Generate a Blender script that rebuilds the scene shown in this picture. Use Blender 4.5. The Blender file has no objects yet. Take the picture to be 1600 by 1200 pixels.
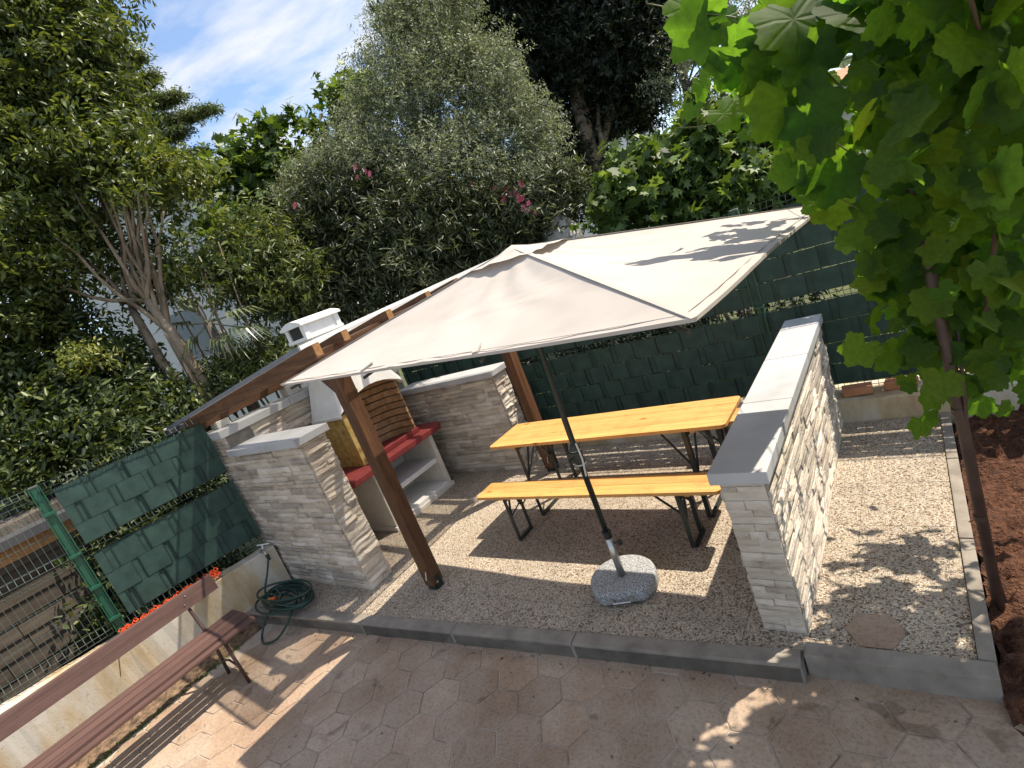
import bpy, bmesh, math, random
import numpy as np
from mathutils import Vector, Matrix, Euler
random.seed(7); RNG = np.random.default_rng(11)
R = math.radians
SC = bpy.context.scene
COL = SC.collection

# ------------------------------------------------------------------ camera
F_PX = 827.487
CAM = np.array([1.60816, -4.16014, 2.31826])
RIGHT = np.array([0.76516727, 0.53765915, -0.35417748])
UP = np.array([0.14912424, 0.3871476, 0.9098784])
FWD = np.array([-0.6263234, 0.74902562, -0.21605466])
def ray(px, py):
    return RIGHT * (px - 800) / F_PX + UP * (600 - py) / F_PX + FWD
def at(px, py, d):
    return CAM + d * ray(px, py)
def proj(P):
    d = np.asarray(P, float) - CAM
    z = d @ FWD
    return 800 + F_PX * (d @ RIGHT) / z, 600 - F_PX * (d @ UP) / z, z
cam = bpy.data.objects.new('camera', bpy.data.cameras.new('camera'))
COL.objects.link(cam)
cam.data.sensor_fit = 'HORIZONTAL'; cam.data.sensor_width = 36.0
cam.data.lens = 36.0 * F_PX / 1600.0
cam.data.clip_start = 0.05; cam.data.clip_end = 3000
M4 = Matrix(((RIGHT[0], UP[0], -FWD[0], CAM[0]), (RIGHT[1], UP[1], -FWD[1], CAM[1]), (RIGHT[2], UP[2], -FWD[2], CAM[2]), (0, 0, 0, 1)))
cam.matrix_world = M4
SC.camera = cam
SC.render.resolution_x = 1024; SC.render.resolution_y = 768

# ------------------------------------------------------------------ world, sun, exposure
SUN = Vector((0.345, 0.475, 1.0)).normalized()
w = bpy.data.worlds.new('World'); SC.world = w; w.use_nodes = True
nt = w.node_tree; nt.nodes.clear()
N = nt.nodes.new; L = nt.links.new
sky = N('ShaderNodeTexSky'); sky.sky_type = 'NISHITA'; sky.sun_disc = False
sky.sun_elevation = math.asin(SUN.z); sky.sun_rotation = math.atan2(SUN.x, SUN.y)
sky.air_density = 1.0; sky.dust_density = 1.0; sky.ozone_density = 1.4
tc = N('ShaderNodeTexCoord'); sep = N('ShaderNodeSeparateXYZ'); L(tc.outputs['Generated'], sep.inputs[0])
mx = N('ShaderNodeMath'); mx.operation = 'MAXIMUM'; L(sep.outputs[2], mx.inputs[0]); mx.inputs[1].default_value = 0.06
dx = N('ShaderNodeMath'); dx.operation = 'DIVIDE'; L(sep.outputs[0], dx.inputs[0]); L(mx.outputs[0], dx.inputs[1])
dy = N('ShaderNodeMath'); dy.operation = 'DIVIDE'; L(sep.outputs[1], dy.inputs[0]); L(mx.outputs[0], dy.inputs[1])
cmb = N('ShaderNodeCombineXYZ'); L(dx.outputs[0], cmb.inputs[0]); L(dy.outputs[0], cmb.inputs[1])
nz = N('ShaderNodeTexNoise'); nz.inputs['Scale'].default_value = 1.25; nz.inputs['Detail'].default_value = 9; nz.inputs['Roughness'].default_value = 0.57
nz.inputs['Distortion'].default_value = 0.25
mapn = N('ShaderNodeMapping'); mapn.inputs['Location'].default_value = (3.3, 1.7, 0); mapn.inputs['Scale'].default_value = (1.0, 1.5, 1)
L(cmb.outputs[0], mapn.inputs[0]); L(mapn.outputs[0], nz.inputs['Vector'])
cr = N('ShaderNodeValToRGB'); cr.color_ramp.elements[0].position = 0.43; cr.color_ramp.elements[1].position = 0.64
L(nz.outputs[0], cr.inputs[0])
hz_ = N('ShaderNodeMapRange'); L(sep.outputs[2], hz_.inputs[0]); hz_.inputs[1].default_value = 0.08; hz_.inputs[2].default_value = 0.22; hz_.inputs[3].default_value = 0.0; hz_.inputs[4].default_value = 0.95
fd = N('ShaderNodeMath'); fd.operation = 'MULTIPLY'; L(cr.outputs[0], fd.inputs[0]); L(hz_.outputs[0], fd.inputs[1])
mixc = N('ShaderNodeMix'); mixc.data_type = 'RGBA'; L(fd.outputs[0], mixc.inputs[0])
L(sky.outputs[0], mixc.inputs[6]); mixc.inputs[7].default_value = (4.3, 4.25, 4.2, 1)
bg = N('ShaderNodeBackground'); bg.inputs['Strength'].default_value = 0.15
L(mixc.outputs[2], bg.inputs[0])
out = N('ShaderNodeOutputWorld'); L(bg.outputs[0], out.inputs[0])
sl = bpy.data.lights.new('sun', 'SUN'); sl.energy = 4.9; sl.angle = R(0.55); sl.color = (1.0, 0.90, 0.745)
so = bpy.data.objects.new('sun', sl); COL.objects.link(so)
so.rotation_euler = SUN.to_track_quat('Z', 'Y').to_euler(); so.location = (8, 10, 20)
vs = SC.view_settings
vs.view_transform = 'Standard'; vs.look = 'None'; vs.gamma = 1.0; vs.use_curve_mapping = False; vs.exposure = 0.74
SC.cycles.max_bounces = 6; SC.cycles.diffuse_bounces = 3; SC.cycles.glossy_bounces = 2; SC.cycles.transmission_bounces = 4; SC.cycles.transparent_max_bounces = 6; SC.cycles.caustics_reflective = False; SC.cycles.caustics_refractive = False

# ------------------------------------------------------------------ materials
def newmat(name):
    m = bpy.data.materials.new(name); m.use_nodes = True
    t = m.node_tree; b = t.nodes['Principled BSDF']
    return m, t, b
def node(t, kind, **kw):
    n = t.nodes.new(kind)
    for k, v in kw.items(): setattr(n, k, v)
    return n
def ramp(t, src, stops):
    r = t.nodes.new('ShaderNodeValToRGB'); e = r.color_ramp.elements
    while len(e) < len(stops): e.new(0.5)
    for i, (p, c) in enumerate(stops):
        e[i].position = p; e[i].color = (*c, 1)
    t.links.new(src, r.inputs[0]); return r
def coords(t, scale=(1, 1, 1), kind='Object', rnd=False):
    c = t.nodes.new('ShaderNodeTexCoord'); mp = t.nodes.new('ShaderNodeMapping')
    mp.inputs['Scale'].default_value = scale
    src = c.outputs[kind]
    if rnd:
        oi = t.nodes.new('ShaderNodeObjectInfo'); a = t.nodes.new('ShaderNodeVectorMath'); a.operation = 'ADD'
        s = t.nodes.new('ShaderNodeVectorMath'); s.operation = 'SCALE'; s.inputs[0].default_value = (37, 53, 71)
        t.links.new(oi.outputs['Random'], s.inputs['Scale']); t.links.new(src, a.inputs[0]); t.links.new(s.outputs[0], a.inputs[1]); src = a.outputs[0]
    t.links.new(src, mp.inputs[0]); return mp.outputs[0]
def geo_pos(t):
    return t.nodes.new('ShaderNodeNewGeometry').outputs['Position']
def noise(t, vec, scale, detail=6, rough=0.55, dist=0.0):
    n = t.nodes.new('ShaderNodeTexNoise'); n.inputs['Scale'].default_value = scale; n.inputs['Detail'].default_value = detail
    n.inputs['Roughness'].default_value = rough; n.inputs['Distortion'].default_value = dist
    t.links.new(vec, n.inputs['Vector']); return n.outputs[0]
def bump(t, b, h, strength=0.3, dist=0.01, prev=None):
    n = t.nodes.new('ShaderNodeBump'); n.inputs['Strength'].default_value = strength; n.inputs['Distance'].default_value = dist
    t.links.new(h, n.inputs['Height'])
    if prev is not None: t.links.new(prev, n.inputs['Normal'])
    t.links.new(n.outputs[0], b.inputs['Normal']); return n.outputs[0]
def mul(t, a, bsock, fac=1.0, mode='MULTIPLY'):
    m = t.nodes.new('ShaderNodeMix'); m.data_type = 'RGBA'; m.blend_type = mode; m.inputs[0].default_value = fac
    t.links.new(a, m.inputs[6]); t.links.new(bsock, m.inputs[7]); return m.outputs[2]
def mat_noise(name, stops, scale=8, rough=0.8, bmp=0.2, bscale=40, bdist=0.004, detail=4, spec=0.3, rnd=0.0, metal=0.0, world=True, stretch=(1, 1, 1)):
    m, t, b = newmat(name)
    if world:
        mp = t.nodes.new('ShaderNodeMapping'); mp.inputs['Scale'].default_value = stretch
        t.links.new(geo_pos(t), mp.inputs[0]); v = mp.outputs[0]
    else: v = coords(t, stretch, rnd=True)
    n = noise(t, v, scale, detail)
    c = ramp(t, n, stops).outputs[0]
    if rnd:
        oi = t.nodes.new('ShaderNodeObjectInfo')
        rr = ramp(t, oi.outputs['Random'], [(0, (1 - rnd,) * 3), (0.5, (1 - rnd * .25, 1 - rnd * .32, 1 - rnd * .45)), (1, (1 + rnd * .5, 1 + rnd * .5, 1 + rnd * .55))])
        c = mul(t, c, rr.outputs[0])
    t.links.new(c, b.inputs['Base Color'])
    b.inputs['Roughness'].default_value = rough; b.inputs['Specular IOR Level'].default_value = spec; b.inputs['Metallic'].default_value = metal
    if bmp: bump(t, b, noise(t, v, bscale, 3, 0.6), bmp, bdist)
    return m

MAT = {}
MAT['stone'] = mat_noise('ledge_stone', [(0.22, (0.30, 0.25, 0.20)), (0.40, (0.49, 0.425, 0.36)), (0.60, (0.59, 0.53, 0.455)), (0.85, (0.68, 0.635, 0.57))], scale=5, rough=0.85, bmp=0.7, bscale=38, bdist=0.012, rnd=0.34, stretch=(1, 1, 2.6))
MAT['core'] = mat_noise('mortar', [(0.3, (0.16, 0.14, 0.12)), (0.7, (0.3, 0.27, 0.24))], scale=12)
MAT['coping'] = mat_noise('coping_slab', [(0.25, (0.33, 0.335, 0.345)), (0.5, (0.41, 0.415, 0.425)), (0.75, (0.46, 0.465, 0.475))], scale=3.5, rough=0.6, bmp=0.12, bscale=120, bdist=0.002)
MAT['concrete'] = mat_noise('kerb_concrete', [(0.22, (0.13, 0.11, 0.09)), (0.42, (0.22, 0.192, 0.162)), (0.6, (0.27, 0.238, 0.20)), (0.8, (0.33, 0.295, 0.25))], scale=7, rough=0.92, bmp=0.5, bscale=70, bdist=0.008)
def mat_wallconc():
    m, t, b = newmat('stained_concrete')
    v = geo_pos(t)
    mp = t.nodes.new('ShaderNodeMapping'); mp.inputs['Scale'].default_value = (1, 1, 0.35); t.links.new(v, mp.inputs[0])
    a = ramp(t, noise(t, mp.outputs[0], 3.2, 8, 0.62), [(0.3, (0.36, 0.25, 0.13)), (0.46, (0.48, 0.39, 0.26)), (0.6, (0.56, 0.52, 0.45)), (0.8, (0.60, 0.57, 0.51))]).outputs[0]
    s = ramp(t, noise(t, v, 30, 4, 0.7), [(0.28, (0.45, 0.4, 0.35)), (0.40, (1, 1, 1))]).outputs[0]
    t.links.new(mul(t, a, s, 0.7), b.inputs['Base Color']); b.inputs['Roughness'].default_value = 0.92
    bump(t, b, noise(t, v, 45, 6), 0.3, 0.006); return m
MAT['wallconc'] = mat_wallconc()
def mat_aggregate():
    m, t, b = newmat('washed_aggregate')
    v = geo_pos(t)
    vo = node(t, 'ShaderNodeTexVoronoi'); vo.inputs['Scale'].default_value = 108; t.links.new(v, vo.inputs['Vector'])
    sp = node(t, 'ShaderNodeSeparateColor'); t.links.new(vo.outputs['Color'], sp.inputs[0])
    c = ramp(t, sp.outputs[0], [(0.0, (0.11, 0.08, 0.06)), (0.14, (0.27, 0.20, 0.14)), (0.30, (0.53, 0.43, 0.32)), (0.55, (0.65, 0.575, 0.47)), (0.8, (0.74, 0.69, 0.61)), (1.0, (0.38, 0.36, 0.33))]).outputs[0]
    ve = node(t, 'ShaderNodeTexVoronoi'); ve.feature = 'DISTANCE_TO_EDGE'; ve.inputs['Scale'].default_value = 108; t.links.new(v, ve.inputs['Vector'])
    e = ramp(t, ve.outputs['Distance'], [(0.02, (0.55, 0.49, 0.42)), (0.12, (1, 1, 1))]).outputs[0]
    big = ramp(t, noise(t, v, 1.6, 5), [(0.3, (0.80, 0.78, 0.76)), (0.7, (1.04, 1.02, 1.0))]).outputs[0]
    c = mul(t, mul(t, c, e), big)
    oi = t.nodes.new('ShaderNodeObjectInfo')
    c = mul(t, c, ramp(t, oi.outputs['Random'], [(0, (0.9, 0.89, 0.88)), (1, (1.05, 1.04, 1.02))]).outputs[0])
    t.links.new(c, b.inputs['Base Color']); b.inputs['Roughness'].default_value = 0.75
    bump(t, b, ve.outputs['Distance'], 0.8, 0.02); return m
MAT['agg'] = mat_aggregate()
def mat_hex():
    m, t, b = newmat('hex_paver_concrete')
    v = geo_pos(t); oi = t.nodes.new('ShaderNodeObjectInfo')
    a = ramp(t, noise(t, v, 1.7, 7, 0.62), [(0.25, (0.25, 0.165, 0.11)), (0.45, (0.345, 0.25, 0.18)), (0.58, (0.40, 0.315, 0.245)), (0.8, (0.45, 0.375, 0.305))]).outputs[0]
    f = ramp(t, noise(t, v, 60, 5, 0.75), [(0.3, (0.62, 0.58, 0.54)), (0.5, (0.98, 0.97, 0.95)), (0.7, (1.12, 1.1, 1.08))]).outputs[0]
    o = ramp(t, oi.outputs['Random'], [(0, (0.86, 0.83, 0.80)), (0.5, (0.98, 0.97, 0.96)), (1, (1.08, 1.06, 1.04))]).outputs[0]
    st = ramp(t, noise(t, v, 5.5, 3, 0.5, 0.6), [(0.30, (0.55, 0.52, 0.48)), (0.36, (1, 1, 1))]).outputs[0]
    t.links.new(mul(t, mul(t, mul(t, a, f), o), st, 0.8), b.inputs['Base Color']); b.inputs['Roughness'].default_value = 0.88
    bump(t, b, noise(t, v, 110, 4, 0.65), 0.6, 0.006); return m
MAT['hex'] = mat_hex()
MAT['joint'] = mat_noise('sandy_joint', [(0.35, (0.24, 0.18, 0.13)), (0.45, (0.42, 0.345, 0.275)), (0.8, (0.54, 0.47, 0.40))], scale=5, bscale=120, bmp=0.4)
MAT['soil'] = mat_noise('red_soil', [(0.25, (0.045, 0.02, 0.012)), (0.5, (0.10, 0.042, 0.023)), (0.75, (0.16, 0.075, 0.042))], scale=22, rough=0.95, bmp=1.0, bscale=38, bdist=0.06)
MAT['earth'] = mat_noise('dry_earth', [(0.25, (0.07, 0.055, 0.035)), (0.45, (0.055, 0.07, 0.025)), (0.6, (0.09, 0.10, 0.04)), (0.8, (0.15, 0.135, 0.07))], scale=1.2, rough=0.95, bmp=0.6, bscale=30, bdist=0.03)
MAT['dirt'] = mat_noise('dirt_strip', [(0.3, (0.06, 0.045, 0.03)), (0.5, (0.17, 0.11, 0.07)), (0.75, (0.32, 0.22, 0.14))], scale=18, rough=0.95, bmp=0.9, bscale=60, bdist=0.02)
def mat_wood(name, stops, rough=0.5, axis=0, gscale=1.0, knots=0.0, rnd=0.1, spec=0.4):
    m, t, b = newmat(name)
    sc = [26 * gscale] * 3; sc[axis] = 1.1 * gscale
    v = coords(t, tuple(sc), rnd=True)
    g = noise(t, v, 1.0, 8, 0.62, 1.2)
    c = ramp(t, g, stops).outputs[0]
    if knots:
        sk = [5.0] * 3; sk[axis] = 2.6
        vo = node(t, 'ShaderNodeTexVoronoi'); vo.inputs['Scale'].default_value = 1.0; t.links.new(coords(t, tuple(sk), rnd=True), vo.inputs['Vector'])
        k = ramp(t, vo.outputs['Distance'], [(0.03, (0.32, 0.2, 0.12)), (0.075, (0.72, 0.6, 0.5)), (0.12, (1, 1, 1))]).outputs[0]
        c = mul(t, c, k, knots)
    oi = t.nodes.new('ShaderNodeObjectInfo')
    c = mul(t, c, ramp(t, oi.outputs['Random'], [(0, (1 - rnd,) * 3), (1, (1 + rnd,) * 3)]).outputs[0])
    wr0 = noise(t, geo_pos(t), 7, 5, 0.7)
    c = mul(t, c, ramp(t, wr0, [(0.3, (0.80, 0.78, 0.78)), (0.5, (1, 1, 1)), (0.72, (1.06, 1.08, 1.14))]).outputs[0])
    rr_ = ramp(t, wr0, [(0.3, (rough + .25,) * 3), (0.7, (rough,) * 3)]); t.links.new(rr_.outputs[0], b.inputs['Roughness'])
    t.links.new(c, b.inputs['Base Color']); b.inputs['Specular IOR Level'].default_value = spec
    bump(t, b, g, 0.25, 0.003); return m
HONEY = [(0.25, (0.36, 0.155, 0.04)), (0.42, (0.53, 0.262, 0.075)), (0.6, (0.61, 0.325, 0.105)), (0.8, (0.67, 0.40, 0.15))]
MAT['honey'] = mat_wood('varnished_pine', HONEY, 0.42, 0, 1.0, 0.85, 0.13)
BROWN = [(0.25, (0.035, 0.015, 0.007)), (0.5, (0.095, 0.042, 0.018)), (0.75, (0.17, 0.078, 0.034))]
MAT['brownz'] = mat_wood('stained_timber_upright', BROWN, 0.5, 2)
MAT['brownx'] = mat_wood('stained_timber_cross', BROWN, 0.5, 0)
MAT['browny'] = mat_wood('stained_timber_long', BROWN, 0.5, 1)
MAT['endgrain'] = mat_noise('timber_end_grain', [(0.3, (0.30, 0.15, 0.06)), (0.7, (0.45, 0.25, 0.11))], scale=40, rough=0.7)
MAT['slat'] = mat_wood('reddish_brown_slat', [(0.25, (0.062, 0.032, 0.027)), (0.5, (0.105, 0.057, 0.047)), (0.8, (0.15, 0.085, 0.07))], 0.45, 1, 0.7, 0, 0.08)
MAT['plank'] = mat_wood('weathered_plank', [(0.2, (0.03, 0.024, 0.019)), (0.5, (0.075, 0.06, 0.047)), (0.8, (0.13, 0.105, 0.082))], 0.85, 1, 0.5, 0, 0.25, 0.2)
def plain(name, col, rough=0.5, metal=0.0, spec=0.5, bmp=0.08, var=0.12):
    return mat_noise(name, [(0.3, tuple(c * (1 - var) for c in col)), (0.7, tuple(min(1, c * (1 + var)) for c in col))], scale=9, rough=rough, bmp=bmp, bscale=80, bdist=0.002, spec=spec, metal=metal)
MAT['strip'] = plain('green_pvc_strip', (0.034, 0.068, 0.058), 0.6, 0, 0.25, 0.2, 0.25)
MAT['wire'] = plain('green_coated_wire', (0.012, 0.032, 0.025), 0.5)
MAT['wiregrey'] = plain('weathered_wire', (0.075, 0.10, 0.085), 0.55, 0.0)
MAT['post'] = plain('green_metal_post', (0.012, 0.085, 0.05), 0.35)
MAT['blackmetal'] = plain('black_green_steel', (0.018, 0.024, 0.022), 0.4)
MAT['darkpole'] = plain('dark_aluminium', (0.028, 0.034, 0.032), 0.38, 0.4)
MAT['silver'] = plain('brushed_steel', (0.5, 0.48, 0.45), 0.35, 0.9)
MAT['rust'] = plain('brown_iron', (0.075, 0.045, 0.035), 0.55, 0.2, 0.5, 0.2, 0.3)
MAT['white'] = plain('white_render', (0.74, 0.73, 0.71), 0.85, 0, 0.2, 0.25, 0.05)
MAT['cream'] = plain('cream_render', (0.66, 0.62, 0.55), 0.85, 0, 0.2, 0.3, 0.07)
MAT['red'] = plain('red_concrete', (0.21, 0.036, 0.036), 0.6, 0, 0.3, 0.3, 0.25)
MAT['firebrick'] = mat_noise('fire_brick', [(0.25, (0.26, 0.145, 0.07)), (0.5, (0.42, 0.265, 0.14)), (0.75, (0.54, 0.38, 0.22))], scale=14, rough=0.85, bmp=0.5, bscale=40, rnd=0.2, world=False)
MAT['yellowpanel'] = mat_noise('yellow_fire_panel', [(0.25, (0.26, 0.15, 0.035)), (0.45, (0.46, 0.31, 0.09)), (0.6, (0.55, 0.41, 0.16)), (0.8, (0.62, 0.50, 0.25))], scale=16, rough=0.85, bmp=0.5, bscale=40)
MAT['darkgap'] = plain('dark_joint_and_shade', (0.035, 0.032, 0.03), 0.9)  # near-black colour for painted flue shade, wall cracks and brick joints
MAT['granite'] = mat_noise('speckled_granite', [(0.36, (0.10, 0.102, 0.105)), (0.46, (0.23, 0.235, 0.24)), (0.56, (0.34, 0.345, 0.35)), (0.66, (0.5, 0.505, 0.51))], scale=110, rough=0.7, bmp=0.3, bscale=160, detail=3)
MAT['hose'] = plain('dark_green_hose', (0.012, 0.045, 0.038), 0.35)
MAT['orange'] = plain('orange_plastic', (0.75, 0.12, 0.015), 0.4)
MAT['yellow'] = plain('yellow_plastic', (0.7, 0.42, 0.06), 0.4)
MAT['net'] = mat_noise('orange_red_netting', [(0.3, (0.45, 0.04, 0.012)), (0.55, (0.72, 0.10, 0.03)), (0.8, (0.8, 0.19, 0.07))], scale=45, rough=0.6, bmp=0.6, bscale=90, bdist=0.01)
MAT['terracotta'] = mat_noise('terracotta', [(0.3, (0.34, 0.14, 0.07)), (0.7, (0.5, 0.24, 0.13))], scale=10, rough=0.85)
MAT['darkroof'] = plain('dark_roof', (0.05, 0.05, 0.055), 0.7)
MAT['greyroof'] = plain('grey_eave', (0.16, 0.17, 0.19), 0.7)
MAT['housewall'] = plain('pale_house_wall', (0.60, 0.60, 0.60), 0.9, 0, 0.2, 0.1, 0.05)
MAT['shutter'] = plain('grey_shutter', (0.2, 0.22, 0.24), 0.6)
MAT['bark'] = mat_noise('bark', [(0.3, (0.10, 0.075, 0.05)), (0.5, (0.22, 0.165, 0.115)), (0.8, (0.36, 0.29, 0.21))], scale=9, rough=0.9, bmp=0.9, bscale=25, bdist=0.03, stretch=(1, 1, 0.25))
MAT['barkdark'] = mat_noise('dark_bark', [(0.3, (0.05, 0.042, 0.035)), (0.7, (0.16, 0.135, 0.11))], scale=9, rough=0.9, bmp=0.9, bscale=25, bdist=0.03, stretch=(1, 1, 0.2))
MAT['stem'] = plain('green_stem', (0.13, 0.12, 0.045), 0.6)
MAT['pink'] = plain('pink_petal', (0.8, 0.20, 0.30), 0.6)
MAT['rock'] = mat_noise('pale_rock', [(0.3, (0.3, 0.28, 0.25)), (0.7, (0.55, 0.53, 0.49))], scale=6, rough=0.9, bmp=0.6, bscale=20, bdist=0.03)
def mat_fabric():
    m, t, b = newmat('beige_canvas')
    v = geo_pos(t)
    c = ramp(t, noise(t, v, 2.2, 5), [(0.3, (0.47, 0.43, 0.395)), (0.5, (0.515, 0.47, 0.43)), (0.7, (0.54, 0.495, 0.455))]).outputs[0]
    t.links.new(c, b.inputs['Base Color']); b.inputs['Roughness'].default_value = 0.9; b.inputs['Specular IOR Level'].default_value = 0.15
    mp = t.nodes.new('ShaderNodeMapping'); mp.inputs['Scale'].default_value = (1.0, 2.6, 1.5); mp.inputs['Rotation'].default_value = (0, 0, 0.5); t.links.new(v, mp.inputs[0])
    p = bump(t, b, noise(t, mp.outputs[0], 1.5, 2, 0.4, 0.8), 0.30, 0.06)
    bump(t, b, noise(t, v, 300, 2), 0.15, 0.001, p)
    tr = node(t, 'ShaderNodeBsdfTranslucent'); t.links.new(c, tr.inputs[0])
    ms = node(t, 'ShaderNodeMixShader'); ms.inputs[0].default_value = 0.16
    t.links.new(b.outputs[0], ms.inputs[1]); t.links.new(tr.outputs[0], ms.inputs[2])
    t.links.new(ms.outputs[0], t.nodes['Material Output'].inputs[0]); return m
MAT['fabric'] = mat_fabric()
def mat_poly():
    m, t, b = newmat('milky_polycarbonate')
    b.inputs['Base Color'].default_value = (0.75, 0.77, 0.78, 1); b.inputs['Roughness'].default_value = 0.35
    tr = node(t, 'ShaderNodeBsdfTransparent'); tr.inputs[0].default_value = (0.92, 0.92, 0.9, 1)
    tl = node(t, 'ShaderNodeBsdfTranslucent'); tl.inputs[0].default_value = (0.75, 0.75, 0.73, 1)
    m1 = node(t, 'ShaderNodeMixShader'); m1.inputs[0].default_value = 0.5
    t.links.new(b.outputs[0], m1.inputs[1]); t.links.new(tl.outputs[0], m1.inputs[2])
    m2 = node(t, 'ShaderNodeMixShader'); m2.inputs[0].default_value = 0.55
    t.links.new(m1.outputs[0], m2.inputs[1]); t.links.new(tr.outputs[0], m2.inputs[2])
    t.links.new(m2.outputs[0], t.nodes['Material Output'].inputs[0]); return m
MAT['poly'] = mat_poly()
def mat_leaf(name, dark, mid, light, trans=0.3, rough=0.45, tcol=None, spec=0.4):
    m, t, b = newmat(name)
    a = node(t, 'ShaderNodeAttribute'); a.attribute_name = 'tint'
    c = ramp(t, a.outputs['Fac'], [(0.0, dark), (0.5, mid), (1.0, light)]).outputs[0]
    t.links.new(c, b.inputs['Base Color']); b.inputs['Roughness'].default_value = rough; b.inputs['Specular IOR Level'].default_value = spec
    tr = node(t, 'ShaderNodeBsdfTranslucent')
    tm = node(t, 'ShaderNodeMix'); tm.data_type = 'RGBA'; tm.blend_type = 'MULTIPLY'; tm.inputs[0].default_value = 1.0
    t.links.new(c, tm.inputs[6]); tm.inputs[7].default_value = (*(tcol or (1.8, 1.7, 0.6)), 1)
    t.links.new(tm.outputs[2], tr.inputs[0])
    ms = node(t, 'ShaderNodeMixShader'); ms.inputs[0].default_value = trans
    t.links.new(b.outputs[0], ms.inputs[1]); t.links.new(tr.outputs[0], ms.inputs[2])
    t.links.new(ms.outputs[0], t.nodes['Material Output'].inputs[0]); return m
MAT['l_laurel'] = mat_leaf('laurel_leaf', (0.035, 0.055, 0.015), (0.085, 0.115, 0.03), (0.17, 0.20, 0.06), 0.30, 0.4)
MAT['l_olive'] = mat_leaf('olive_leaf', (0.09, 0.11, 0.065), (0.20, 0.23, 0.145), (0.38, 0.41, 0.30), 0.28, 0.5, (1.3, 1.3, 0.8))
MAT['l_olean'] = mat_leaf('oleander_leaf', (0.028, 0.038, 0.017), (0.075, 0.095, 0.045), (0.19, 0.21, 0.115), 0.22, 0.4, (1.4, 1.4, 0.7))
MAT['l_fig'] = mat_leaf('fig_leaf', (0.035, 0.065, 0.014), (0.09, 0.145, 0.034), (0.17, 0.25, 0.07), 0.32, 0.5)
MAT['l_cyp'] = mat_leaf('cypress_scale', (0.008, 0.013, 0.007), (0.018, 0.027, 0.013), (0.045, 0.06, 0.026), 0.1, 0.6, (1.2, 1.3, 0.7))
MAT['l_cedar'] = mat_leaf('cedar_needle', (0.05, 0.075, 0.025), (0.11, 0.14, 0.05), (0.19, 0.21, 0.08), 0.3, 0.6, (1.2, 1.3, 0.7))
MAT['l_yellow'] = mat_leaf('yellowish_leaf', (0.08, 0.11, 0.025), (0.16, 0.19, 0.045), (0.27, 0.28, 0.08), 0.35, 0.5)
MAT['l_palm'] = mat_leaf('palm_blade', (0.05, 0.07, 0.03), (0.12, 0.15, 0.065), (0.24, 0.26, 0.14), 0.2, 0.35)
MAT['l_grass'] = mat_leaf('grass_blade', (0.03, 0.055, 0.012), (0.07, 0.12, 0.025), (0.13, 0.19, 0.045), 0.3, 0.6)
MAT['l_hedge'] = mat_leaf('hedge_leaf', (0.02, 0.034, 0.01), (0.052, 0.076, 0.021), (0.14, 0.17, 0.055), 0.26, 0.42)
MAT['l_shrub'] = mat_leaf('shrub_leaf', (0.035, 0.055, 0.016), (0.09, 0.12, 0.036), (0.20, 0.23, 0.09), 0.28, 0.42)
def mat_vine(name, base, trans, tcol):
    m, t, b = newmat(name)
    uv = node(t, 'ShaderNodeUVMap'); oi = t.nodes.new('ShaderNodeObjectInfo')
    # veins: distance to radiating lines in leaf space
    sp = node(t, 'ShaderNodeSeparateXYZ'); t.links.new(uv.outputs[0], sp.inputs[0])
    def M(op, a, b_=None):
        n = node(t, 'ShaderNodeMath', operation=op)
        for i, s in enumerate((a, b_)):
            if s is None: continue
            if isinstance(s, (int, float)): n.inputs[i].default_value = s
            else: t.links.new(s, n.inputs[i])
        return n.outputs[0]
    x = M('SUBTRACT', sp.outputs[0], 0.5); y = M('SUBTRACT', sp.outputs[1], 0.2)
    ang = M('ARCTAN2', x, y); rad = M('SQRT', M('ADD', M('MULTIPLY', x, x), M('MULTIPLY', y, y)))
    k = M('ABSOLUTE', M('SUBTRACT', M('FRACT', M('ADD', M('DIVIDE', ang, 0.82), 0.5)), 0.5))
    dist = M('MULTIPLY', k, rad)
    vein = ramp(t, dist, [(0.002, (1.28, 1.22, 1.2)), (0.008, (1, 1, 1))]).outputs[0]
    tone = ramp(t, oi.outputs['Random'], [(0, (0.7, 0.8, 0.75)), (0.5, (1, 1, 1)), (0.96, (1.25, 1.15, 0.95)), (1.0, (2.2, 1.3, 0.9))]).outputs[0]
    nn = ramp(t, noise(t, uv.outputs[0], 9, 4), [(0.3, (0.8, 0.8, 0.8)), (0.7, (1.12, 1.12, 1.1))]).outputs[0]
    bc = node(t, 'ShaderNodeRGB'); bc.outputs[0].default_value = (*base, 1)
    c = mul(t, mul(t, mul(t, bc.outputs[0], tone), nn), vein)
    t.links.new(c, b.inputs['Base Color']); b.inputs['Roughness'].default_value = 0.62; b.inputs['Specular IOR Level'].default_value = 0.18
    bump(t, b, ramp(t, dist, [(0.0, (0, 0, 0)), (0.05, (1, 1, 1))]).outputs[0], 0.35, 0.01)
    tr = node(t, 'ShaderNodeBsdfTranslucent'); tm = node(t, 'ShaderNodeMix'); tm.data_type = 'RGBA'; tm.blend_type = 'MULTIPLY'; tm.inputs[0].default_value = 1.0
    t.links.new(c, tm.inputs[6]); tm.inputs[7].default_value = (*tcol, 1); t.links.new(tm.outputs[2], tr.inputs[0])
    ms = node(t, 'ShaderNodeMixShader'); ms.inputs[0].default_value = trans
    t.links.new(b.outputs[0], ms.inputs[1]); t.links.new(tr.outputs[0], ms.inputs[2])
    t.links.new(ms.outputs[0], t.nodes['Material Output'].inputs[0]); return m
MAT['vine'] = mat_vine('grape_leaf', (0.028, 0.057, 0.015), 0.48, (10.5, 9.6, 2.0))

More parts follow.
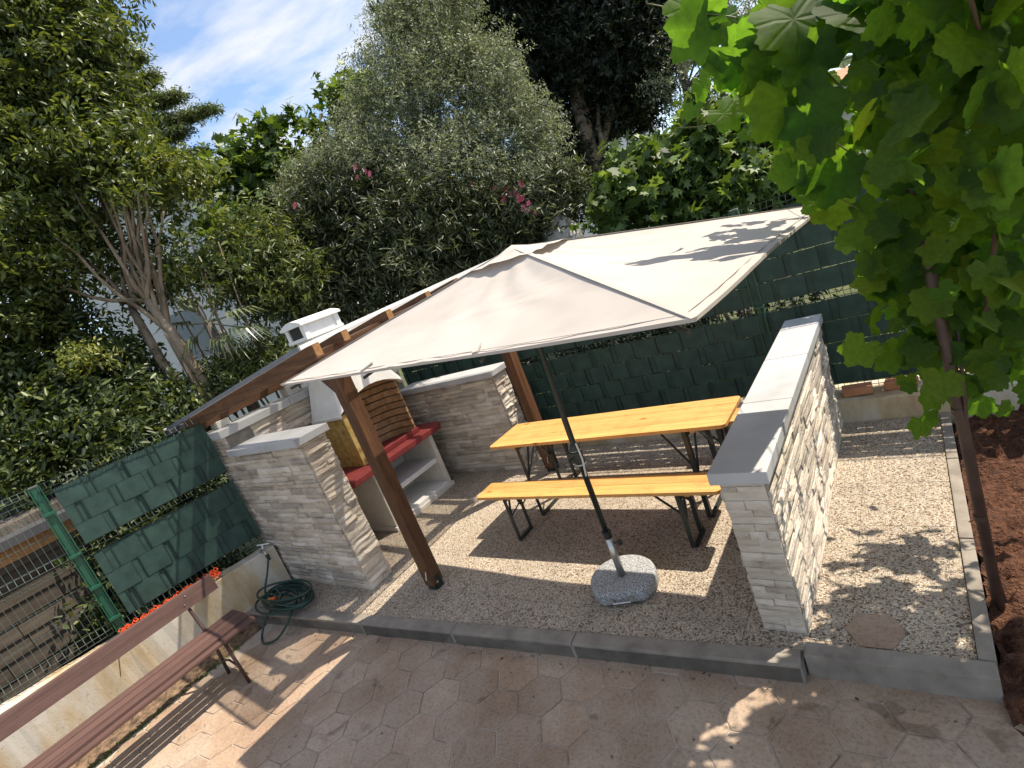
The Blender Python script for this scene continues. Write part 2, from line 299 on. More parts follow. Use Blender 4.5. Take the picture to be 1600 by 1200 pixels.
# ------------------------------------------------------------------ mesh helpers
class MB:
    def __init__(s): s.v = []; s.f = []
    def add(s, vs, fs):
        o = len(s.v); s.v += [tuple(map(float, v)) for v in vs]; s.f += [tuple(i + o for i in f) for f in fs]; return s
    def box(s, x0, x1, y0, y1, z0, z1):
        return s.hexa([(x0, y0, z0), (x1, y0, z0), (x1, y1, z0), (x0, y1, z0), (x0, y0, z1), (x1, y0, z1), (x1, y1, z1), (x0, y1, z1)])
    def hexa(s, p):
        return s.add(p, [(0, 3, 2, 1), (4, 5, 6, 7), (0, 1, 5, 4), (1, 2, 6, 5), (2, 3, 7, 6), (3, 0, 4, 7)])
    def bar(s, a, b, wx, wz, up=(0, 0, 1)):
        a = Vector(a); b = Vector(b); d = (b - a).normalized(); up = Vector(up)
        if abs(d.dot(up)) > 0.98: up = Vector((0, 1, 0))
        x = d.cross(up).normalized() * wx / 2; z = x.cross(d).normalized() * wz / 2
        return s.hexa([a - x - z, a + x - z, b + x - z, b - x - z, a - x + z, a + x + z, b + x + z, b - x + z])
    def tube(s, pts, rad, n=8, caps=True):
        pts = [Vector(p) for p in pts]; m = len(pts)
        rs = rad if isinstance(rad, (list, tuple)) else [rad] * m
        o = len(s.v); prev = None
        for i, p in enumerate(pts):
            d = (pts[min(i + 1, m - 1)] - pts[max(i - 1, 0)]).normalized()
            if prev is None:
                a = d.orthogonal().normalized()
            else:
                a = (prev - d * prev.dot(d))
                a = a.normalized() if a.length > 1e-6 else d.orthogonal().normalized()
            prev = a; b = d.cross(a)
            for k in range(n):
                t = 2 * math.pi * k / n
                s.v.append(tuple(p + (a * math.cos(t) + b * math.sin(t)) * rs[i]))
        for i in range(m - 1):
            for k in range(n):
                q = (k + 1) % n
                s.f.append((o + i * n + k, o + i * n + q, o + (i + 1) * n + q, o + (i + 1) * n + k))
        if caps:
            s.f.append(tuple(o + k for k in reversed(range(n)))); s.f.append(tuple(o + (m - 1) * n + k for k in range(n)))
        return s
    def prism(s, poly, z0, z1):
        n = len(poly); o = len(s.v)
        for z in (z0, z1):
            for x, y in poly: s.v.append((x, y, z))
        s.f.append(tuple(o + i for i in reversed(range(n)))); s.f.append(tuple(o + n + i for i in range(n)))
        for i in range(n):
            j = (i + 1) % n; s.f.append((o + i, o + j, o + n + j, o + n + i))
        return s
    def lathe(s, prof, cx, cy, n=24):
        o = len(s.v)
        for r, z in prof:
            for k in range(n):
                t = 2 * math.pi * k / n; s.v.append((cx + r * math.cos(t), cy + r * math.sin(t), z))
        for i in range(len(prof) - 1):
            for k in range(n):
                q = (k + 1) % n; s.f.append((o + i * n + k, o + i * n + q, o + (i + 1) * n + q, o + (i + 1) * n + k))
        s.f.append(tuple(o + k for k in reversed(range(n)))); s.f.append(tuple(o + (len(prof) - 1) * n + k for k in range(n)))
        return s
    def mesh(s, name, m, smooth=False, bevel=0.0):
        me = bpy.data.meshes.new(name); me.from_pydata(s.v, [], s.f); me.materials.append(m)
        if bevel:
            bm = bmesh.new(); bm.from_mesh(me)
            bmesh.ops.bevel(bm, geom=list(bm.edges), offset=bevel, segments=2, affect='EDGES', profile=0.6, clamp_overlap=True)
            bm.to_mesh(me); bm.free()
        if smooth:
            for p in me.polygons: p.use_smooth = True
        me.update(); return me
    def build(s, name, m, parent=None, smooth=False, bevel=0.0, org=None):
        """org: world point that becomes the object's origin (top-level only)"""
        if org is not None:
            s.v = [(v[0] - org[0], v[1] - org[1], v[2] - org[2]) for v in s.v]
        o = bpy.data.objects.new(name, s.mesh(name, m, smooth, bevel)); COL.objects.link(o)
        if org is not None: o.location = org
        if parent is not None: o.parent = parent
        return o
def link(name, me, parent=None, loc=(0, 0, 0), rot=(0, 0, 0), scale=(1, 1, 1)):
    o = bpy.data.objects.new(name, me); COL.objects.link(o); o.location = loc; o.rotation_euler = rot; o.scale = scale
    if parent is not None: o.parent = parent
    return o
def tag(o, label, cat, group=None):
    o['label'] = label; o['category'] = cat
    if group: o['group'] = group
    return o
def thing(name, label, cat, loc=(0, 0, 0), rz=0.0, group=None):
    o = bpy.data.objects.new(name, None); COL.objects.link(o); o.location = loc; o.rotation_euler = (0, 0, rz); o.empty_display_size = 0.2
    return tag(o, label, cat, group)
def struct(o, kind='structure'): o['kind'] = kind; return o
def copy_tree(o, parent=None):
    c = o.copy(); COL.objects.link(c); c.parent = parent
    for ch in list(o.children): copy_tree(ch, c)
    return c
def clip(poly, a, b, c):
    """keep a*x+b*y<=c"""
    res = []
    for i in range(len(poly)):
        p, q = poly[i], poly[(i + 1) % len(poly)]
        dp = a * p[0] + b * p[1] - c; dq = a * q[0] + b * q[1] - c
        if dp <= 0: res.append(p)
        if dp * dq < 0:
            t = dp / (dp - dq); res.append((p[0] + t * (q[0] - p[0]), p[1] + t * (q[1] - p[1])))
    return res
def inframe(P, m=60):
    x, y, z = proj(P); return z > 0.2 and -m < x < 1600 + m and -m < y < 1200 + m

# ------------------------------------------------------------------ ground, patio, terrace
GZ = -0.16                         # patio base level
def sheet(name, x0, x1, y0, y1, z, m, nx=2, ny=2, amp=0.0, seed=0):
    g = np.random.default_rng(seed); mb = MB()
    for j in range(ny + 1):
        for i in range(nx + 1):
            mb.v.append((x0 + (x1 - x0) * i / nx, y0 + (y1 - y0) * j / ny, z + amp * float(g.normal())))
    for j in range(ny):
        for i in range(nx):
            a = j * (nx + 1) + i; mb.f.append((a, a + 1, a + nx + 2, a + nx + 1))
    return mb.build(name, m)
struct(sheet('ground', -800, 800, -800, 800, -0.26, MAT['earth']))
patio = struct(sheet('patio', -3.86, 6, -9, -1.7, -0.1115, MAT['joint'], 40, 30, 0.0006, 3))
# hexagonal pavers
HF = 0.27; hr = HF / math.sqrt(3)
hexv = []
def hex_mesh(seed):
    rr = random.Random(seed); mb = MB(); top = []; mid = []; bot = []
    for k in range(6):
        t = k * math.pi / 3
        for lst, rad, z in ((bot, hr - 0.0045, -0.02), (mid, hr - 0.0045, -0.003), (top, hr - 0.0085 + rr.uniform(-.002, .002), 0.0)):
            lst.append((rad * math.cos(t), rad * math.sin(t), z))
    mb.v = bot + mid + top + [(0, 0, rr.uniform(0, .0012))]
    for k in range(6):
        q = (k + 1) % 6
        mb.f += [(k, q, 6 + q, 6 + k), (6 + k, 6 + q, 12 + q, 12 + k), (12 + k, 12 + q, 18)]
    return mb.mesh('paver', MAT['hex'])
hexm = [hex_mesh(s) for s in range(6)]
KA = (-4.45, -2.512); KB = (0.862, -1.993)          # front line of the terrace kerb
kd = Vector((KB[0] - KA[0], KB[1] - KA[1])).normalized()
def kerb_y(x): return KA[1] + (x - KA[0]) * (KB[1] - KA[1]) / (KB[0] - KA[0])
cands = []
for i in range(-20, 26):
    for j in range(-30, 9):
        x = i * hr * 1.5; y = -3.2 + j * HF + (HF / 2 if i % 2 else 0)
        a = R(4.5); X = x * math.cos(a) - (y + 3) * math.sin(a); Y = -3 + x * math.sin(a) + (y + 3) * math.cos(a)
        if X < -3.86 + hr * .8 or Y > (kerb_y(X) + .14 if X < 0.86 else -1.79): continue
        if X > 1.62 + 0.9 or (X > 1.60 and Y > -1.98): continue
        if inframe((X, Y, -0.13), 75): cands.append((X, Y))
cands.sort(key=lambda c: (c[0] - CAM[0]) ** 2 + (c[1] - CAM[1]) ** 2)
def paver_pose():
    return (random.uniform(-.003, .003), random.uniform(-.003, .003), R(4.5) + random.randrange(6) * math.pi / 3)
far = MB()
for n, (X, Y) in enumerate(cands):
    z = -0.1055 + random.uniform(-.0008, .0008); e = paver_pose()
    if n < 299: link('paver', hexm[n % 6], patio, (X, Y, z), e)
    else:
        mt = Euler(e).to_matrix(); far.add([mt @ v.co + Vector((X, Y, z)) for v in hexm[n % 6].vertices], [tuple(p.vertices) for p in hexm[n % 6].polygons])
if far.v: struct(far.build('far_pavers', MAT['hex'], patio), 'stuff')
# dirt strip between patio and retaining wall
d = MB(); g = np.random.default_rng(5)
for j in range(60):
    for i in range(8):
        y = -2.35 - j * 0.05; x = -4.45 + i * 0.086 + (0.012 * g.normal() if i == 7 else 0)
        d.v.append((x, y, -0.12 + 0.018 * abs(g.normal()) - (0.02 if i == 7 else 0)))
for j in range(59):
    for i in range(7):
        a = j * 8 + i; d.f.append((a, a + 8, a + 9, a + 1))
struct(d.build('dirt_strip', MAT['dirt']))

rr = random.Random(77); db = MB()
for k in range(150):
    x = rr.uniform(-3.6, 1.6); y = rr.uniform(-3.9, -2.1); a = rr.uniform(0, 6.28); l = rr.uniform(.005, .016); wv = l * rr.uniform(.25, .6)
    if rr.random() < .4: x = rr.uniform(-3.4, 1.5); y = kerb_y(min(x, .86)) - abs(rr.gauss(.02, .04)) - .01
    c_, s_ = math.cos(a), math.sin(a)
    db.add([(x - c_ * l, y - s_ * l, -.1035), (x + s_ * wv, y - c_ * wv, -.102 + rr.uniform(0, .003)), (x + c_ * l, y + s_ * l, -.1035 + rr.uniform(0, .005)), (x - s_ * wv, y + c_ * wv, -.1015)], [(0, 1, 2, 3)])
o = db.build('leaf_litter', MAT['dirt']); o['kind'] = 'stuff'; o['label'] = 'scattered dry leaf crumbs on the hexagonal paving'
# terrace
terr = struct(MB().prism([KA, KB, (0.862, -1.88), (1.595, -1.88), (1.595, 0.75), (-4.45, 0.75)], -0.25, -0.016).build('terrace', MAT['core']))
SL = 0.5
for i in range(-9, 4):
    for j in range(-6, 2):
        x0 = i * SL + 0.06; y0 = j * SL + 0.19
        poly = [(x0 + .0012, y0 + .0012), (x0 + SL - .0012, y0 + .0012), (x0 + SL - .0012, y0 + SL - .0012), (x0 + .0012, y0 + SL - .0012)]
        nx_, ny_ = kd.y, -kd.x        # outward (towards the patio)
        poly = clip(poly, 1, 0, 1.535); poly = clip(poly, 0, 1, 0.69) if poly else []
        poly = clip(poly, -1, 0, 4.42) if poly else []
        if not poly: continue
        c = nx_ * (KA[0]) + ny_ * (KA[1]) - 0.105
        if x0 + SL / 2 < 0.86: poly = clip(poly, nx_, ny_, c)
        else: poly = clip(poly, 0, -1, 1.832)
        if len(poly) < 3: continue
        ar = abs(sum(poly[k][0] * poly[(k + 1) % len(poly)][1] - poly[(k + 1) % len(poly)][0] * poly[k][1] for k in range(len(poly)))) / 2
        if ar < 0.002: continue
        MB().prism(poly, -0.03, random.uniform(-0.0012, 0.0008)).build('slab', MAT['agg'], terr)
# kerb stones
def kerb(p, q, inw, z0, z1, parent=terr):
    p = Vector(p); q = Vector(q); n = Vector((-(q - p).y, (q - p).x)).normalized() * inw
    o = MB().prism([tuple(p), tuple(q), tuple(q + n), tuple(p + n)], z0, z1).build('kerb_stone', MAT['concrete'], parent, bevel=0.006)
    return o
LK = (Vector(KB) - Vector(KA)).length
ks = [0, 1.05, 2.05, 3.05, 4.05, LK]
for a, b in zip(ks[:-1], ks[1:]):
    kerb(Vector(KA) + kd * (a + .003), Vector(KA) + kd * (b - .003), 0.10, -0.25, 0.006)
kerb((0.872, -1.945), (1.60, -1.912), 0.095, -0.25, 0.022)
for a, b in ((-1.812, -0.95), (-0.94, -0.05), (-0.04, 0.69)):
    kerb((1.60, a), (1.60, b), 0.062, -0.25, 0.02)
MB().prism([(1.16 + 0.13 * math.cos(k * math.pi / 3 + .06), -1.70 + 0.13 * math.sin(k * math.pi / 3 + .06)) for k in range(6)], -0.01, 0.006).build('inset_paver', MAT['hex'], terr)['label'] = 'brown hexagonal paver set into the speckled slabs'
# low wall carrying the rear fence
lw = thing('low_concrete_wall', 'low rough concrete wall under the rear fence beside the soil bed', 'wall', (0, 0.8, 0))
mb = MB(); g = np.random.default_rng(9); nx = 60
xs = np.linspace(-4.4, 4.5, nx)
for (dyy, z) in ((-0.10, -0.25), (-0.105, 0.19), (-0.08, 0.205), (0.28, 0.205), (0.28, -0.25)):
    for x in xs: mb.v.append((x, dyy + 0.004 * g.normal(), z + (0.006 * g.normal() if z > 0 else 0)))
for k in range(4):
    for i in range(nx - 1): a = k * nx + i; mb.f.append((a, a + 1, a + nx + 1, a + nx))
mb.build('wall_body', MAT['wallconc'], lw)
# soil bed
g = np.random.default_rng(21); sb = MB(); nx, ny = 70, 110
for j in range(ny + 1):
    for i in range(nx + 1):
        x = 1.603 + 2.65 * i / nx; y = -2.9 + 3.6 * j / ny
        h = -0.045 + 0.012 * max(0, g.normal()) ** 2 + 0.03 * math.sin(x * 5 + 1.3 * math.sin(y * 4)) * math.sin(y * 6.5) + 0.013 * g.normal() - (0.02 if i < 2 else 0)
        if y < -1.95: h -= 0.08 * min(1, (-1.95 - y) / .15)
        sb.v.append((x + 0.006 * g.normal(), y + 0.006 * g.normal(), h))
for j in range(ny):
    for i in range(nx): a = j * (nx + 1) + i; sb.f.append((a, a + 1, a + nx + 2, a + nx + 1))
struct(sb.build('soil_bed', MAT['soil'], smooth=True))
for k, (x, y, rz) in enumerate(((1.02, 0.83, .1), (1.33, 0.85, -.2))):
    tag(MB().box(-.11, .11, -.055, .055, 0, .07).build('brick', MAT['terracotta'], bevel=.006), ['orange brick on the low rear wall next to the white stone wall', 'orange brick on the low rear wall closer to the vine'][k], 'brick')
    o = bpy.data.objects['brick' if k == 0 else 'brick.001']; o.location = (x, y, .205); o.rotation_euler = (0, 0, rz)

# ------------------------------------------------------------------ ledge-stone walls
def stone_mesh(seed):
    rr = random.Random(seed); mb = MB(); nx, nz = 5, 3
    for j in range(nz):
        for i in range(nx):
            edge = i in (0, nx - 1) or j in (0, nz - 1)
            mb.v.append((i / (nx - 1) + (0 if i in (0, nx - 1) else rr.uniform(-.05, .05)), -(rr.uniform(.5, .8) if edge else rr.uniform(.75, 1.1)), j / (nz - 1) + (rr.uniform(-.1, .1) if j == 1 else 0)))
    for j in range(nz - 1):
        for i in range(nx - 1):
            a = j * nx + i; mb.f.append((a, a + 1, a + nx + 1, a + nx))
    ring = [i for i in range(nx)] + [j * nx + nx - 1 for j in range(1, nz)] + [(nz - 1) * nx + i for i in range(nx - 2, -1, -1)] + [j * nx for j in range(nz - 2, 0, -1)]
    o = len(mb.v)
    for q in ring: x, y, z = mb.v[q]; mb.v.append((x, 0.3, z))
    for k in range(len(ring)):
        q = (k + 1) % len(ring); mb.f.append((ring[q], ring[k], o + k, o + q))
    return mb.mesh('stone', MAT['stone'])
STONES = [stone_mesh(s) for s in range(16)]
def clad(parent, org, face, width, height, rowh=0.05, lmin=0.12, lmax=0.42, depth=0.022, seed=1):
    """face: '-y','+x','-x' ; org = lower start corner in parent space; runs along local x"""
    rr = random.Random(seed); rz = {'-y': 0.0, '+x': math.pi / 2, '-x': -math.pi / 2}[face]
    ux, uy = math.cos(rz), math.sin(rz)
    z = 0.0; n = 0
    while z < height - 0.008:
        h = min(rr.choice((.8, 1, 1, 1.25)) * rowh, height - z)
        if height - z - h < 0.015: h = height - z
        u = 0.0
        while u < width - 0.005:
            l = min(rr.uniform(lmin, lmax), width - u)
            if width - u - l < 0.05: l = width - u
            link('stone', rr.choice(STONES), parent, (org[0] + ux * (u + .001), org[1] + uy * (u + .001), org[2] + z + .001), (0, 0, rz), (l - .002, depth * rr.choice((.55, .8, 1, 1, 1.2, 1.5)), h - .002))
            n += 1; u += l
        z += h
    return n
def coping(parent, x0, x1, y0, y1, z0, z1, cuts=(), axis=1):
    es = [None] + list(cuts) + [None]
    lo, hi = (y0, y1) if axis == 1 else (x0, x1)
    e = [lo] + list(cuts) + [hi]
    for a, b in zip(e[:-1], e[1:]):
        ga = .0015 if a != lo else 0; gb = .0015 if b != hi else 0
        if axis == 1: MB().box(x0, x1, a + ga, b - gb, z0, z1).build('coping_slab', MAT['coping'], parent, bevel=.006)
        else: MB().box(a + ga, b - gb, y0, y1, z0, z1).build('coping_slab', MAT['coping'], parent, bevel=.006)
# right-hand wall
rw = thing('stone_partition_wall', 'low pale ledge-stone wall with grey coping between tables and soil bed', 'wall', (0.762, -1.82, 0))
def rel(o, x, y): return x - o.location.x, y - o.location.y
MB().box(-.095, .095, .05, 2.55, 0, .915).build('wall_core', MAT['core'], rw)
coping(rw, -.142, .142, 0, 2.592, .918, .985, (.86, 1.62), 1)
n1 = clad(rw, (.1, .05, 0), '+x', 2.5, .915, .041, .18, .6, .021, 3)
n2 = clad(rw, (-.105, .046, 0), '-y', .21, .915, .041, .07, .2, .014, 4)
n3 = clad(rw, (-.1, 2.55, 0), '-x', 2.5, .915, .068, .4, .8, .02, 5)
print('right wall stones', n1, n2, n3)
# left wing wall (front wing + longer wall behind the barbecue)
wl = thing('stone_wing_wall', 'tall ledge-stone wing wall with stepped coping beside the green hose', 'wall', (-3.4, -1.96, 0))
MB().box(-.98, .69, .03, .27, 0, 1.50).build('wall_core', MAT['core'], wl)
MB().box(-1.0, -.63, .035, 2.4, 0, 1.70).build('wall_core', MAT['core'], wl)
coping(wl, -.62, .73, -.03, .32, 1.502, 1.572, (.10,), 0)
coping(wl, -1.04, -.585, -.02, 2.42, 1.702, 1.785, (.8, 1.6), 1)
n1 = clad(wl, (-.99, .03, 0), '-y', 1.68, 1.50, .05, .14, .46, .026, 11)
n2 = clad(wl, (.69, .025, 0), '+x', .25, 1.50, .05, .1, .3, .03, 12)
n3 = clad(wl, (-.63, .3, 1.42), '+x', 2.1, .28, .05, .2, .5, .024, 13)
n4 = clad(wl, (-.99, .03, 1.502), '-y', .36, .2, .05, .12, .3, .018, 14)
print('wing stones', n1, n2, n3, n4)
# rear stone wall beside the barbecue
bw = thing('stone_back_wall', 'low ledge-stone wall with grey coping behind table, right of barbecue', 'wall', (-3.0, .2, 0))
MB().box(-.95, .70, .03, .28, 0, 1.185).build('wall_core', MAT['core'], bw)
coping(bw, -.95, .745, -.02, .32, 1.188, 1.255, (-.1,), 0)
n1 = clad(bw, (-.95, .03, 0), '-y', 1.65, 1.185, .052, .16, .5, .024, 15)
n2 = clad(bw, (.70, .03, 0), '+x', .25, 1.185, .05, .1, .3, .026, 16)
print('back stones', n1, n2)

# ------------------------------------------------------------------ fences
def fence(root, length, z0, z1, folds, rows, wire='wire', pitch=0.05, strips=True, seed=0, x_start=0.0, wide=0.205, narrow=0.062, rowwire=True, rgap=.0):
    """local x along the fence, -y towards the viewer side; folds: centres of the V folds"""
    rr = random.Random(seed); wm = MB()
    zs = [z0]; offs = [0]
    for f in folds:
        for dz, o in ((-.05, 0), (0, -.035), (.05, 0)):
            zs.append(f + dz); offs.append(o)
    zs.append(z1); offs.append(0)
    x = 0.02
    while x < length - 0.01:
        for k in range(len(zs) - 1):
            if zs[k + 1] - zs[k] < .002: continue
            wm.bar((x, offs[k], zs[k]), (x, offs[k + 1], zs[k + 1]), .0038, .0038)
        x += pitch
    hz = set()
    for f in folds: hz |= {(f - .05, 0), (f + .05, 0), (f, -.035)}
    for r0, r1 in rows: hz |= {(r0, 0.004), (r1, 0.004)}
    for z, o in sorted(hz): wm.bar((0, o + .005, z), (length, o + .005, z), .0045, .0045)
    if strips:
        for n, (r0, r1) in enumerate(rows):
            x = x_start + (0 if n % 2 else -(wide + narrow) / 2)
            while x < length:
                for wdt in (wide, narrow):
                    x += wdt
                    if x_start + .01 < x < length - .02: wm.box(x - .005, x + .005, -.0115, -.0005, r0, r1)  # dark bars in the strip gaps stand in for shade lines
            if rowwire: wm.box(x_start, length - .01, -.004, .0, r0 - .004, r0 + .004)
    wm.build('wire_mesh', MAT[wire], root)
    if not strips: return
    for n, (r0, r1) in enumerate(rows):
        mb = MB(); x = x_start + (0 if n % 2 else -(wide + narrow) / 2) ; first = True
        sag = rr.uniform(-.004, .004)
        while x < length - .02:
            for wdt, yo in ((wide, -.009), (narrow, -.001)):
                a = max(x, x_start); b = min(x + wdt, length - .01)
                if b - a > .01:
                    y = yo + rr.uniform(-.004, .004); t = rr.uniform(-.005, .005)
                    xa, xb = a + .003, b - .003
                    mb.hexa([(xa, y, r0 + .0018 + rgap), (xb, y + t, r0 + .0018 + rgap), (xb, y + t + .0015, r0 + .0018 + rgap), (xa, y + .0015, r0 + .0018 + rgap), (xa, y + sag, r1 - .0022 - rgap), (xb, y + t + sag, r1 - .0022 - rgap), (xb, y + t + sag + .0015, r1 - .0022 - rgap), (xa, y + sag + .0015, r1 - .0022 - rgap)])
                x += wdt
        mb.build('privacy_strip', MAT['strip'], root)
def fence_post(root, x, z0, z1, bands=()):
    p = MB().box(x - .03, x + .03, -.005, .055, z0, z1).build('fence_post', MAT['post'], root, bevel=.004)
    MB().box(x - .034, x + .034, -.009, .059, z1, z1 + .018).build('post_cap', MAT['wiregrey'], p, bevel=.004)
    for b in bands: MB().box(x - .045, x + .045, -.03, .02, b - .015, b + .015).build('clamp', MAT['post'], p, bevel=.004)
    MB().box(x - .042, x - .033, -.02, .03, z0, z1).build('post_rail', MAT['post'], p)
    MB().box(x + .033, x + .042, -.02, .03, z0, z1).build('post_rail', MAT['post'], p)
def rows(z, n, h): return [(z + i * h, z + (i + 1) * h) for i in range(n)]
rf = thing('rear_fence', 'dark green strip-woven mesh fence running behind the tables', 'fence', (-4.6, .98, 0))
fence(rf, 9.0, .22, 1.98, (.245 - .02, 1.095, 1.945), rows(.255, 4, .197) + rows(1.122, 4, .196), seed=2, x_start=0, rowwire=False, rgap=.003)
for x in (0.1, 2.5, 5.0, 7.5): fence_post(rf, x, 0, 2.0, (.4, 1.1, 1.8))
# side fence on the retaining wall
SW = Vector((-4.10, -2.03, 0))
sdir = Vector((-math.sin(R(8)), -math.cos(R(8)), 0))
wr = thing('retaining_wall', 'stained low concrete retaining wall behind the brown bench', 'wall', tuple(SW), math.atan2(sdir.y, sdir.x))
# local x runs towards the viewer's left; the visible face looks to local +y
def wz(u): return 0.44 + 0.032 * u
mb = MB(); g = np.random.default_rng(4); nu = 46
for (yy, top) in ((0.0, 0), (0.0, 1), (-.012, 2), (-.19, 2), (-.2, 0)):
    for i in range(nu):
        u = -0.05 + 4.0 * i / (nu - 1)
        z = -.3 if top == 0 else (wz(u) - .012 if top == 1 else wz(u))
        mb.v.append((u, yy + .003 * g.normal(), z + (.004 * g.normal() if top else 0)))
for k in range(4):
    for i in range(nu - 1): a = k * nu + i; mb.f.append((a, a + nu, a + nu + 1, a + 1))
mb.build('wall_body', MAT['wallconc'], wr)
mb = MB()
for u, uu in ((1.42, 1.50), (2.35, 2.38)):
    mb.hexa([(u, -.01, .42), (u + .004, -.01, .42), (u + .004, .0065, .42), (u, .0065, .42), (uu, -.01, .2), (uu + .004, -.01, .2), (uu + .004, .0065, .2), (uu, .0065, .2)])
mb.build('crack', MAT['darkgap'], wr)
sf = thing('side_fence', 'green strip-woven mesh fence on the concrete wall beside stone pier', 'fence', (0, 0, 0), math.atan2(sdir.y, sdir.x) + math.pi)
# local frame of side fence: origin near the pier, +x points back to the pier -> build to negative side
sf.location = tuple(SW + sdir * 1.32 + Vector((-.12, .015, .03)))
fence(sf, 1.36, .49, 1.95, (.52, 1.275, 1.91), rows(.575, 3, .213) + rows(1.33, 3, .183), seed=5, x_start=.09)
fence_post(sf, -.005, .44, 1.95, (.62, .95, 1.28, 1.7))
of = thing('open_mesh_fence', 'bare green wire mesh fence in front of the weathered shed', 'fence', tuple(SW + sdir * 4.1 + Vector((-.14, .015, .03))), math.atan2(sdir.y, sdir.x) + math.pi)
fence(of, 2.74, .52, 1.95, (.55, 1.275, 1.91), rows(.6, 3, .2) + rows(1.33, 3, .2), wire='wiregrey', strips=False)
# orange netting tucked under the fence
nt_ = MB(); rr = random.Random(3)
for k in range(26):
    a = 0.50 + k * 0.033
    for q in range(5):
        x = a + rr.uniform(-.02, .02); y = -.052 + rr.uniform(-.022, .022); z = .505 + rr.uniform(0, .075)
        s = rr.uniform(.014, .026)
        nt_.tube([(x - s, y, z - s * .4), (x, y - s * .6, z + s), (x + s, y, z + s * .2), (x + s * .4, y + s, z - s * .6), (x - s, y, z - s * .4)], .0055, 5)
nt_.v = [tuple(SW + sdir * v[0] + Vector((v[1] + .02, 0, v[2] - .03))) for v in nt_.v]
o = nt_.build('orange_netting', MAT['net'], org=tuple(SW + sdir * .9 + Vector((0, 0, .47)))); tag(o, 'crumpled orange-red netting bundle on the concrete wall under the side fence', 'netting')

# ------------------------------------------------------------------ wooden shelter over the barbecue
def roofz(x, y):
    s = (x + 4.6) / 2.85; t = (y + 2.1) / 2.85
    return 1.975 + 0.295 * s + 0.12 * t
sh = thing('wooden_shelter', 'brown timber shelter with milky sheet roof over the barbecue', 'shelter', (-1.97, -1.78, 0))
O = sh.location
def RB(): return MB()
def shb(mb, name, m, parent=sh, **k):
    off = O if parent is sh else Vector((0, 0, 0))
    mb.v = [(v[0] - O.x, v[1] - O.y, v[2] - O.z) for v in mb.v]
    return mb.build(name, m, parent, **k)
PW = .058
for (px, py) in ((-1.975, -1.785), (-1.90, .17)):
    top = roofz(px, py) - .17
    p = shb(MB().box(px - PW, px + PW, py - PW, py + PW, .045, top), 'post', MAT['brownz'], bevel=.006)
    f = MB().box(px - PW + .01, px + PW - .01, py - .045, py + .045, .0, .046)
    f.box(px + PW, px + PW + .005, py - .03, py + .03, .0, .12)
    shb(f, 'post_foot', MAT['blackmetal'], p)
    f = MB(); f.tube([(px + .03, py - PW - .004, .1), (px + .03, py - PW - .03, .13), (px + .03, py - PW - .004, .19)], .005, 6); f.tube([(px + .066, py - .02, .06), (px + .066, py - .02, .075)], .012, 6)
    shb(f, 'bolt', MAT['silver'], p)
def beam(name, a, b, wx, wz, m):
    return shb(MB().bar(a, b, wx, wz), name, m, bevel=.005)
beam('long_beam', (-1.96, -2.0, roofz(-1.96, -2) - .115), (-1.93, .62, roofz(-1.93, .62) - .115), .11, .12, MAT['browny'])
beam('long_beam', (-4.28, -2.0, roofz(-4.28, -2) - .105), (-4.28, .62, roofz(-4.28, .62) - .105), .10, .11, MAT['browny'])
# knee braces
for (px, py) in ((-1.975, -1.785), (-1.90, .17)):
    zt = roofz(px, py) - .18
    shb(MB().bar((px - .03, py, zt - .24), (px - .30, py, zt + .06), .07, .085), 'brace', MAT['brownx'], bevel=.004)
for n, y in enumerate((-1.97, -1.70, -1.22, -.72, -.30, .32, .60)):
    h = .115 if n == 0 else .085
    a = (-4.58, y, roofz(-4.58, y) - h / 2 - .004); b = (-1.80, y, roofz(-1.80, y) - h / 2 - .004)
    r_ = beam('rafter' if n else 'front_rafter', a, b, .075 if n == 0 else .06, h, MAT['brownx'])
    shb(MB().box(-1.7995, -1.796, y - .029, y + .029, b[2] - h / 2 + .004, b[2] + h / 2 - .006), 'rafter_end', MAT['endgrain'], r_)
# blocks on the coping carrying the left beam
for y in (-1.8, -.95, .1):
    shb(MB().box(-4.36, -4.2, y - .07, y + .07, 1.786, roofz(-4.28, y) - .161), 'support_block', MAT['cream'], bevel=.006)
# sheet with ribs
mb = MB(); nx, ny = 2, 56; xs = (-4.66, -3.2, -1.745)
def rs(x, y): return roofz(x, y) + .004
for j in range(ny + 1):
    y = -2.13 + 2.9 * j / ny
    for x in xs: mb.v.append((x, y, rs(x, y) + .006 + .006 * math.cos(j * math.pi)))
for j in range(ny):
    for i in range(nx): a = j * 3 + i; mb.f.append((a, a + 1, a + 4, a + 3))
shb(mb, 'roof_sheet', MAT['poly'])
mb = MB(); mb.hexa([(-1.747, -2.13, rs(-1.75, -2.13) - .012), (-1.735, -2.13, rs(-1.75, -2.13) - .012), (-1.735, .77, rs(-1.75, .77) - .012), (-1.747, .77, rs(-1.75, .77) - .012), (-1.747, -2.13, rs(-1.75, -2.13) + .014), (-1.735, -2.13, rs(-1.75, -2.13) + .014), (-1.735, .77, rs(-1.75, .77) + .014), (-1.747, .77, rs(-1.75, .77) + .014)])
shb(mb, 'edge_trim', MAT['white'])
mb = MB().bar((-4.66, -2.137, roofz(-4.66, -2.13) + .004), (-1.735, -2.137, roofz(-1.75, -2.13) + .004), .012, .034)
shb(mb, 'edge_trim', MAT['greyroof'])
mb = MB(); mb.bar((-4.72, -2.17, 1.925), (-4.72, -1.5, 1.95), .10, .06)
shb(mb, 'gutter', MAT['darkroof'], bevel=.01)
mb = MB(); mb.bar((-4.66, -2.16, 1.972), (-5.1, -2.02, 1.96), .03, .02)
shb(mb, 'gutter_rim', MAT['white'])

